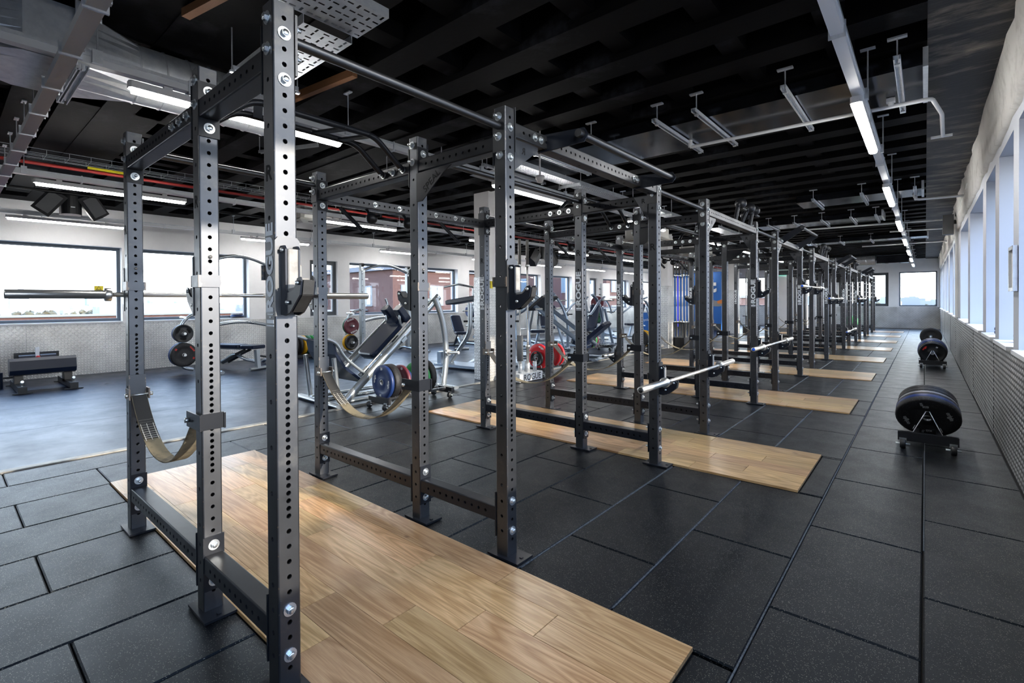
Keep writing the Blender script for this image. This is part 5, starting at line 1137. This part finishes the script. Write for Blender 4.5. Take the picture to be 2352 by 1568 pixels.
half_rack('second silver half rack with an arched top and red plate, behind the hack squat', -9.1, 6.3, 1.45)
plate('black tri-grip plate on the upper horn of the near half rack', (-8.92, 2.30, 0.76), 0.17, 0.05, 'plate_black', PI / 2, 'grip'); plate('blue plate behind the tri-grip plate on the near half rack', (-8.99, 2.30, 0.76), 0.17, 0.04, 'plate_blue', PI / 2)
plate('black bumper plate with red lettering on the lower horn of the near half rack', (-8.90, 2.30, 0.36), 0.225, 0.07, 'bumper_black', PI / 2, 'bumper', (('25', 0.04, 0.9, 0.17, 'text_red'), ('25', 0.04, -2.0, 0.17, 'text_red'), ('ROGUE', 0.035, -0.9, 0.17, 'text_red')))
plate('blue bumper plate behind the red-lettered one on the near half rack', (-8.99, 2.30, 0.36), 0.225, 0.07, 'plate_blue', PI / 2)
plate('maroon bumper plate with white lettering on the second half rack', (-8.90, 5.88, 0.76), 0.20, 0.05, 'plate_maroon', PI / 2, 'bumper', (('ROGUE', 0.055, 0.3, 0.15, 'text_white'), ('ROGUE', 0.055, 3.5, 0.15, 'text_white'))); plate('green bumper plate behind the maroon one on the second half rack', (-8.96, 5.88, 0.76), 0.20, 0.05, 'plate_dark_green', PI / 2)
plate('black tri-grip plate on the lower horn of the second half rack', (-8.90, 5.88, 0.36), 0.175, 0.05, 'plate_black', PI / 2, 'grip'); plate('yellow bumper plate behind the tri-grip plate on the second half rack', (-8.97, 5.88, 0.36), 0.20, 0.06, 'plate_yellow', PI / 2)
# adjustable benches
def bench(label, loc, rz, incline=0.0):
    t = thing('adjustable_bench', label, 'bench', loc, rz, 'adjustable benches')
    pad(MB(), (0.42, 0, 0.46), (0.40, 0.32, 0.07)).build('seat_pad', 'vinyl', t)
    m = T(0.20, 0, 0.455) @ R(incline, 'Y'); pad(MB(), (-0.43, 0, 0.01), (0.86, 0.30, 0.07), m).build('back_pad', 'vinyl', t)
    MB().box((-0.35, 0, -0.045), (0.6, 0.10, 0.03), 0, 0, m).build('back_frame', 'machine_silver', t)
    MB().bar([(0.55, 0, 0.04), (0.52, 0, 0.40)], 0.08, 0.07).build('front_post', 'machine_silver', t)
    ov(smooth_path([(0.55, 0, 0.16), (0.2, 0, 0.20), (-0.05, 0, 0.33), (-0.35, 0, 0.14), (-0.75, 0, 0.05)], 0.2), 0.07, 0.06).build('spine', 'machine_silver', t)
    MB().tube([(0.55, -0.2, 0.035), (0.55, 0.2, 0.035)], 0.033, 10).tube([(-0.78, -0.28, 0.035), (-0.78, 0.28, 0.035)], 0.033, 10).build('foot_bar', 'machine_silver', t)
    for y in (-0.07, 0.07): MB().bar([(0.05, y, 0.28), (-0.30, y, 0.12)], 0.02, 0.05).bar([(0.3, y, 0.40), (0.05, y, 0.30)], 0.02, 0.05).build('adjuster_link', 'black_paint', t)
    MB().tube([(0.62, 0, 0.28), (0.78, 0, 0.27)], 0.018, 8).build('pull_handle', 'black_plastic', t)
    return t
bench('flat dark blue adjustable bench by the left wall, seen between the front uprights', (-8.85, 3.22, 0), 0.38)
bench('inclined dark blue adjustable bench by the window with the brick view', (-8.5, 9.1, 0), -0.6, 0.55)
# hip thrust bench
t = thing('hip_thrust_bench', 'black hip thrust bench with a thick rounded pad against the left wall', 'bench', (-9.0, 0.36, 0), 0.0)
pr = [(-0.13, -0.10), (0.13, -0.12), (0.16, -0.05), (0.13, 0.09), (0.07, 0.13), (-0.05, 0.12), (-0.14, 0.06)]
MB().prism(pr, -0.39, 0.39, T(0.0, 0, 0.36) @ R(-PI / 2, 'X') @ Matrix.Scale(-1, 4, (0, 1, 0))).build('pad', 'vinyl', t)
MB().box((0.0, 0, 0.24), (0.10, 0.78, 0.05)).build('cross_frame', 'black_paint', t)
for y in (-0.29, 0.29):
    MB().bar([(-0.55, y, 0.06), (0.62, y, 0.06)], 0.10, 0.09).build('floor_rail', 'black_paint', t); MB().prism([(-0.12, 0.06), (0.16, 0.06), (0.08, 0.27), (-0.10, 0.27)], -0.05, 0.05, T(0, y, 0) @ FACE_MY).build('leg', 'black_paint', t)
    MB().bar([(0.60, y - 0.11, 0.012), (0.60, y + 0.11, 0.012)], 0.06, 0.012).bar([(-0.56, y - 0.10, 0.012), (-0.56, y + 0.10, 0.012)], 0.06, 0.012).build('foot_plate', 'black_paint', t)
    MB().tube([(0.52, y, 0.10), (0.52, y, 0.17), (0.58, y, 0.18)], 0.02, 8).build('band_peg', 'zinc', t)
MB().box((-0.72, 0.0, 0.40), (0.04, 0.56, 0.24)).build('back_board', 'black_paint', t); MB().box((-0.66, 0, 0.42), (0.05, 0.05, 0.36)).build('height_post', 'galv', t)
for y in (-0.13, 0.13): MB().tube([(-0.62, y - 0.10, 0.44), (-0.62, y + 0.10, 0.44)], 0.045, 14).build('roller_pad', 'vinyl', t)
MB().lathe([(0.0001, 0.0), (0.03, 0.0), (0.026, 0.02), (0.0001, 0.022)], T(-0.575, 0.0, 0.44) @ R(PI / 2, 'Y'), 14).build('red_knob', 'red_sign', t)
MB().tube([(-0.35, -0.47, 0.0), (-0.35, -0.47, 0.25)], 0.04, 12).build('side_roller', 'vinyl', t); MB().box((-0.35, -0.38, 0.16), (0.03, 0.18, 0.03)).build('roller_arm', 'black_paint', t)
# plate loaded lever machines
def lever_machine(label, loc, rz, tall=1.0, frame='machine_blue'):
    t = thing('lever_machine', label, 'gym machine', loc, rz, 'plate loaded machines')
    for y in (-0.5, 0.5): ov([(-0.7, y, 0.04), (0.75, y * 0.8, 0.04)], 0.10, 0.06).build('base_tube', frame, t)
    ov([(0.72, -0.5, 0.04), (0.72, 0.5, 0.04)], 0.10, 0.06).build('rear_foot', frame, t); ov([(-0.65, -0.55, 0.04), (-0.65, 0.55, 0.04)], 0.10, 0.06).build('front_foot', frame, t)
    ov(smooth_path([(0.70, 0, 0.05), (0.72, 0, 0.8), (0.45, 0, 1.35 * tall), (0.15, 0, 1.52 * tall)], 0.3), 0.10, 0.08).build('mast', frame, t)
    ov([(-0.2, 0, 0.08), (-0.1, 0, 0.46)], 0.09, 0.07).build('seat_post', frame, t); pad(MB(), (-0.12, 0, 0.50), (0.40, 0.36, 0.08)).build('seat_pad', 'vinyl', t)
    pad(MB(), (0, 0, 0), (0.74, 0.30, 0.08), T(0.22, 0, 0.86) @ R(-1.25, 'Y')).build('back_pad', 'vinyl', t)
    for y in (-0.42, 0.42):
        ov(smooth_path([(0.35, y * 0.7, 1.45 * tall), (-0.15, y, 1.30 * tall), (-0.55, y * 1.1, 0.98 * tall), (-0.7, y, 0.9 * tall)], 0.2), 0.07, 0.06).build('lever_arm', frame, t)
        MB().tube([(-0.68, y - 0.16, 0.92 * tall), (-0.68, y + 0.16, 0.92 * tall)], 0.02, 8).build('hand_grip', 'black_plastic', t)
        MB().tube([(0.05, y, 1.35 * tall), (0.05, y * 1.75, 1.36 * tall)], 0.026, 10).build('weight_horn', 'chrome', t)
        ov([(0.6, y, 0.06), (0.30, y * 0.8, 1.1)], 0.08, 0.06).build('side_strut', frame, t)
        MB().tube([(0.62, y, 0.42), (0.62, y * 1.6, 0.42)], 0.024, 8).build('storage_horn', 'chrome', t)
    return t
lever_machine('blue-grey lever machine just beyond the near white column', (-5.5, 7.3, 0), 2.2)
lever_machine('tall blue-grey lever machine left of the plate trolley among the machines', (-6.4, 10.3, 0), 0.6, 1.06)
lever_machine('blue-grey lever machine farther back by the recycling bin', (-5.9, 12.0, 0), 1.5)
lever_machine('silver-blue lever machine in front of the brick view windows', (-7.6, 12.2, 0), 2.6, 1.0, 'machine_silver')
lever_machine('far blue-grey lever machine before the blue wall', (-6.2, 15.6, 0), 0.9)
lever_machine('lever machine by the far left windows', (-8.2, 16.4, 0), 2.3, 1.0)
# 45 degree leg press with long diagonal rails
t = thing('leg_press', 'blue-grey leg press with long diagonal rails, behind the second rack', 'gym machine', (-5.0, 8.8, 0), 0.2)
for y in (-0.35, 0.35): ov([(-0.75, y, 1.55), (0.95, y, 0.30)], 0.09, 0.10).build('sled_rail', 'machine_blue', t); ov(smooth_path([(-0.75, y, 1.5), (-0.85, y, 0.9), (-0.75, y, 0.04)], 0.3), 0.09, 0.07).build('upright', 'machine_blue', t); ov([(-0.85, y, 0.04), (1.2, y, 0.04)], 0.10, 0.06).build('base_tube', 'machine_blue', t)
MB().box((-0.25, 0, 1.28), (0.05, 0.9, 0.5), 0, 0, T(-0.25, 0, 1.28) @ R(0.9, 'Y') @ T(0.25, 0, -1.28)).build('foot_plate', 'black_plastic', t)
pad(MB(), (0, 0, 0), (0.42, 0.46, 0.09), T(0.70, 0, 0.36) @ R(0.35, 'Y')).build('seat_pad', 'vinyl', t); pad(MB(), (0, 0, 0), (0.70, 0.46, 0.09), T(1.08, 0, 0.62) @ R(-0.7, 'Y')).build('back_pad', 'vinyl', t)
for y in (-0.5, 0.5): MB().tube([(-0.1, y * 0.8, 1.15), (-0.1, y * 1.4, 1.15)], 0.026, 10).build('weight_horn', 'chrome', t)
ov([(1.15, -0.45, 0.04), (1.15, 0.45, 0.04)], 0.12, 0.06).build('foot_bar', 'machine_blue', t)
# bench press station at the windows
t = thing('bench_press', 'silver bench press station with notched uprights beside the near white column', 'gym machine', (-8.9, 10.7, 0), 0.0)
for y in (-0.55, 0.55):
    ov(smooth_path([(0.25, y, 0.04), (0.05, y, 0.5), (0.0, y, 1.1), (0.0, y, 1.75)], 0.3), 0.08, 0.07).build('upright', 'machine_silver', t)
    q = MB()
    for k in range(6): q.box((0.07, y, 0.85 + 0.15 * k), (0.09, 0.05, 0.02)).box((0.11, y, 0.875 + 0.15 * k), (0.018, 0.05, 0.05))
    q.build('bar_catch', 'machine_silver', t); ov([(-0.4, y, 0.04), (0.9, y, 0.04)], 0.09, 0.06).build('base_tube', 'machine_silver', t)
    MB().tube([(-0.05, y, 0.6), (-0.05, y + (0.3 if y > 0 else -0.3), 0.6)], 0.024, 8).build('weight_horn', 'chrome', t)
MB().bar([(0.0, -0.55, 0.55), (0.0, 0.55, 0.55)], 0.06, 0.08).bar([(0.0, -0.55, 0.25), (0.0, 0.55, 0.25)], 0.06, 0.06).build('cross_tie', 'machine_blue', t); pad(MB(), (0.6, 0, 0.43), (1.15, 0.30, 0.08)).build('bench_pad', 'vinyl', t); MB().bar([(1.0, 0, 0.04), (1.0, 0, 0.40)], 0.08, 0.06).build('bench_leg', 'machine_silver', t)
dup(bb, 'steel barbell racked on the bench press station by the windows', T(-8.80, 10.7, 1.06), 'barbells on machines')
plate('blue bumper plate with white lettering on the bench press barbell', (-8.80, 9.90, 1.06), 0.20, 0.05, 'plate_blue', 0.0, 'bumper', (('ROGUE', 0.06, 0.3, 0.15, 'text_white'),)); plate('black bumper plate behind the blue one on the bench press barbell', (-8.80, 9.97, 1.06), 0.20, 0.05, 'bumper_black')
plate('black tri-grip plate on the far end of the bench press barbell', (-8.80, 11.47, 1.06), 0.20, 0.06, 'plate_black', 0, 'grip')
# smith machine pads near the column
t = thing('chest_supported_row', 'dark blue padded row machine half hidden by the near white column', 'gym machine', (-5.35, 6.15, 0), 0.1)
pad(MB(), (0, 0, 0), (0.9, 0.32, 0.09), T(0.1, 0, 1.36) @ R(-0.12, 'Y')).build('upper_pad', 'vinyl', t); ov(smooth_path([(-0.35, 0, 0.05), (0.2, 0, 0.7), (0.2, 0, 1.30)], 0.2), 0.10, 0.08).build('mast', 'machine_silver', t)
MB().box((0.1, 0, 0.06), (1.3, 0.5, 0.05)).box((-0.45, 0, 0.20), (0.10, 0.4, 0.24)).build('foot_frame', 'machine_blue', t); MB().tube([(-0.2, -0.3, 1.62), (0.2, -0.35, 1.66), (0.45, -0.2, 1.60)], 0.02, 8).build('hand_rail', 'machine_silver', t)
# white barbell stand with two bars standing in it
t = thing('barbell_stand', 'low white bar stand lettered ROGUE on its side, at the foot of the near column' if False else 'low white box stand with black lettering and two upright barbells in it', 'stand', (-3.44, 5.72, 0), 0)
MB().box((0, 0, 0.075), (0.30, 0.62, 0.13), ch=0.01).build('box', 'box_white', t); text('ROGUE', 0.14, 'text_black', t, 'lettering', T(0.151, 0.02, 0.07) @ FACE_PX, 0.001, 0.0004)
for x, y in ((0.04, -0.17), (0.07, 0.0), (-0.05, 0.12), (0.05, 0.22)): MB().lathe([(0.028, 0.13), (0.034, 0.13), (0.034, 0.30), (0.028, 0.30)], T(x, y, 0), 14, 0, True, True).build('socket_tube', 'galv', t)
dup(bb, 'barbell standing upright in the white box stand, nearer one', T(-3.40, 5.55, 1.245) @ R(PI / 2, 'X'), 'barbells standing in the white box'); dup(bb, 'barbell standing upright in the white box stand, farther one', T(-3.37, 5.72, 1.245) @ R(PI / 2, 'X'), 'barbells standing in the white box')
t = thing('foam_bar_pad', 'dark foam pad wrapped round the lower sleeve of an upright barbell', 'pad', (-3.40, 5.55, 0.34)); MB().lathe([(0.028, 0.0), (0.052, 0.0), (0.052, 0.42), (0.028, 0.42)], None, 16, 0, True, True).build('foam_sleeve', 'grille_grey', t)
# bar store beside the far column
t = thing('bar_store', 'black floor stand holding upright barbells beside the second white column', 'stand', (-3.66, 13.42, 0)); MB().box((0, 0, 0.14), (0.42, 0.9, 0.28)).build('base_box', 'black_paint', t); MB().box((0, 0, 0.70), (0.42, 0.9, 0.03)).build('collar_plate', 'black_paint', t)
for x in (-0.2, 0.2):
    for y in (-0.43, 0.43): MB().bar([(x, y, 0.28), (x, y, 0.70)], 0.03, 0.03).build('corner_post', 'black_paint', t)
for k in range(8):
    x, y = -3.79 + 0.26 * (k % 2), 13.08 + 0.22 * (k // 2)
    dup(bb, 'bright barbell standing in the bar store, %s of eight' % ORD[k], T(x, y, 1.38) @ R(PI / 2 + 0.01 * (k % 3 - 1), 'X'), 'barbells in the bar store')
t = thing('bar_store', 'second bar store by the far partition', 'stand', (-3.7, 20.9, 0)); MB().box((0, 0, 0.14), (0.42, 0.7, 0.28)).build('base_box', 'black_paint', t); MB().box((0, 0, 0.70), (0.42, 0.7, 0.03)).build('collar_plate', 'black_paint', t)
for k in range(4): dup(bb, 'barbell in the far bar store, %s of four' % ORD[k], T(-3.82 + 0.2 * (k % 2), 20.7 + 0.3 * (k // 2), 1.38) @ R(PI / 2, 'X'), 'barbells in the far bar store')
t = thing('recycling_bin', 'dark blue recycling bin with white lettering among the machines', 'bin', (-6.3, 16.9, 0)); MB().box((0, 0, 0.45), (0.55, 0.45, 0.9), ch=0.03).build('bin_body', 'wall_blue', t); MB().box((0, 0, 0.92), (0.58, 0.48, 0.05)).build('bin_lid', 'box_white', t); text('recycle', 0.13, 'text_white', t, 'lettering', T(0, -0.227, 0.62) @ FACE_MY, 0.001, 0.0005)
plate('maroon plate hung high on the far plate tree', (-7.0, 14.4, 1.28), 0.22, 0.05, 'plate_maroon', 0.5, 'bumper', (('20', 0.06, 0.0, 0.15, 'text_white'), ('20', 0.06, 2.0, 0.15, 'text_white'), ('20', 0.06, 4.0, 0.15, 'text_white'))); plate('black and green plate low on the far plate tree', (-7.0, 14.4, 0.80), 0.22, 0.07, 'plate_dark_green', 0.5)
t = thing('plate_tree', 'tall slim plate tree with horns, far among the machines', 'rack', (-6.94, 14.55, 0), 0.5); MB().bar([(0, 0, 0.03), (0, 0, 1.95)], 0.07, 0.07).build('post', 'machine_silver', t); MB().box((0, 0, 0.02), (0.5, 0.6, 0.04)).build('base', 'machine_silver', t)
for z_ in (1.75, 1.55, 1.28, 0.80): MB().tube([(-0.05, -0.28, z_), (0.0, 0.0, z_)], 0.02, 8).build('horn', 'black_paint', t)
t = thing('exercise_ball', 'bright green exercise ball beyond the last racks', 'ball', (-0.9, 26.6, 0.3)); MB().ball((0, 0, 0), 0.3, 20).build('ball_skin', 'plate_green', t)
# dumbbell shelf before the blue wall
t = thing('neon_strip', 'glowing blue light strip on the edge of the blue wall', 'light', (-7.2, 22.305, 1.3)); MB().box((0, 0, 0), (0.03, 0.02, 2.4)).build('tube', 'neon_blue', t)
t = thing('foam_roller_stand', 'tall blue foam roller standing on the far right hand sill', 'roller', (2.25, 23.0, 0.946)); MB().lathe([(0.0001, 0), (0.07, 0), (0.07, 0.9), (0.0001, 0.9)], None, 14).build('roller_body', 'plate_blue', t)
# ------------------------------------------------------------------ the town outside
GZ = -8.0
g = MB().box((0, 0, GZ - 0.5), (2400, 2400, 1.0)); gr = struct('ground', g, 'out_ground')
t = thing('roof_parapet', 'low red brick parapet outside the left windows', 'parapet', (-34, 8, 0)); MB().box((0, -14, -0.25), (1.0, 66, 1.9)).build('brick_course', 'brick', t); MB().box((0, -14, 0.74), (1.2, 66.4, 0.10)).build('coping', 'out_white', t); MB().box((0, -14, -4.65), (1.0, 66, 6.9)).build('lower_wall', 'brick_dark', t)
def brick_house(label, x0, x1, y0, y1, top, rows, cols):
    t = thing('brick_building', label, 'building', ((x0 + x1) / 2, (y0 + y1) / 2, GZ), 0, 'brick buildings outside')
    h = top - GZ; sx_, sy_ = x1 - x0, y1 - y0
    MB().box((0, 0, h / 2), (sx_, sy_, h)).build('wall', 'brick', t); MB().box((0, 0, h + 0.15), (sx_ + 0.5, sy_ + 0.5, 0.4)).build('roof_edge', 'out_roof', t)
    wm_ = MB().box((0, 0, 0), (0.12, 1.5, 1.7)).mesh('window', 'out_white'); pm = MB().box((0.05, -0.36, 0), (0.08, 0.58, 1.45)).box((0.05, 0.36, 0), (0.08, 0.58, 1.45)).mesh('pane', 'out_glass')
    for r in range(rows):
        zz = h - 2.1 - r * 3.0
        MB().box((sx_ / 2 + 0.03, 0, zz - 1.35), (0.1, sy_, 0.25)).build('string_course', 'out_white', t)
        for c in range(cols):
            yy_ = -sy_ / 2 + sy_ * (c + 0.5) / cols; w_ = link('window', wm_, t, T(sx_ / 2 + 0.02, yy_, zz)); link('pane', pm, w_)
        for c in range(max(1, cols // 2)):
            xx_ = -sx_ / 2 + sx_ * (c + 0.5) / max(1, cols // 2); w_ = link('window', wm_, t, T(xx_, -sy_ / 2 - 0.02, zz) @ R(-PI / 2, 'Z')); link('pane', pm, w_)
    return t
brick_house('red brick block with white windows outside the middle left windows', -44, -30, 22.9, 38, 4.0, 4, 5)
brick_house('tall red brick block outside the farther left windows', -34, -22, 42.5, 72, 5.2, 4, 9)
brick_house('low brick and tan block outside the last left windows', -30, -20, 78, 110, 1.8, 3, 9)
rs = random.Random(11)
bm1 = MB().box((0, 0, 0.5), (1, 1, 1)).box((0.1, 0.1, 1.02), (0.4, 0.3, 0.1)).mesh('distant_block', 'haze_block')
DONE = []
def block(x, y, sx_, sy_, h):
    if any(abs(x - a) < (sx_ + c) / 2 + 1 and abs(y - b_) < (sy_ + d) / 2 + 1 for a, b_, c, d in DONE): return None
    DONE.append((x, y, sx_, sy_))
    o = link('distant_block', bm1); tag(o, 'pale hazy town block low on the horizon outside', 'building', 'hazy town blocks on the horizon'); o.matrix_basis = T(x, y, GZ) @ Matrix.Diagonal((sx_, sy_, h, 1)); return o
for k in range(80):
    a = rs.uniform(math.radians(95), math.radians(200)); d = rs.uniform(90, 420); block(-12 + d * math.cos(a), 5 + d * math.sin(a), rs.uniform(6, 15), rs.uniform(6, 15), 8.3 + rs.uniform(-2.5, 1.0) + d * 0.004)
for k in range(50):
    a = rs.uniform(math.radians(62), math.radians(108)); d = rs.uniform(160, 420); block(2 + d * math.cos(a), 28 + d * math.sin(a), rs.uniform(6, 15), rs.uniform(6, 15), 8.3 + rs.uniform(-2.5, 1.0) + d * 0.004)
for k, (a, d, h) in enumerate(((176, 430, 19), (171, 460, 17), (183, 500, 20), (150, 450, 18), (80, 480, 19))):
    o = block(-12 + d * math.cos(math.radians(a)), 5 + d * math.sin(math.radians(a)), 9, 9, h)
def tree_mesh(seed):
    r_ = random.Random(seed); mb = MB()
    for k in range(60):
        c = Vector((r_.gauss(0, 1.6), r_.gauss(0, 1.6), r_.uniform(3.0, 7.3))); n = 7; rad = r_.uniform(0.5, 1.0)
        vs = [];
        for i in range(5):
            ph = PI * (i + 0.5) / 5
            for j in range(n): a = 2 * PI * j / n + i; q = rad * r_.uniform(0.7, 1.2); vs.append(c + Vector((q * math.sin(ph) * math.cos(a), q * math.sin(ph) * math.sin(a), q * math.cos(ph))))
        mb.add(vs, [(i * n + j, i * n + (j + 1) % n, (i + 1) * n + (j + 1) % n, (i + 1) * n + j) for i in range(4) for j in range(n)], 0, True)
    return mb
tms = [tree_mesh(s_).mesh('crown', 'tree_leaf') for s_ in (1, 2, 3)]; trk = MB().tube([(0, 0, 0), (0.1, 0, 4.5)], 0.22, 7).mesh('trunk', 'bark')
TD = []
def tree(x, y, s_, lab, grp):
    if any((x - a) ** 2 + (y - b_) ** 2 < 49 for a, b_ in TD): return
    TD.append((x, y))
    t = thing('tree', lab, 'tree', (x, y, GZ), rs.uniform(0, 6), grp); t.scale = (s_, s_, s_); link('crown', tms[rs.randrange(3)], t); link('trunk', trk, t)
for k in range(34):
    a = rs.uniform(math.radians(70), math.radians(100)); d = rs.uniform(45, 150); tree(1 + d * math.cos(a), 28 + d * math.sin(a), rs.uniform(0.85, 1.15), 'brown-green autumn tree outside the far wall windows', 'trees outside the far wall')
for k in range(26):
    a = rs.uniform(math.radians(110), math.radians(195)); d = rs.uniform(110, 260); tree(-12 + d * math.cos(a), 5 + d * math.sin(a), rs.uniform(0.8, 1.05), 'brown-green autumn tree outside the left windows', 'trees outside the left windows')
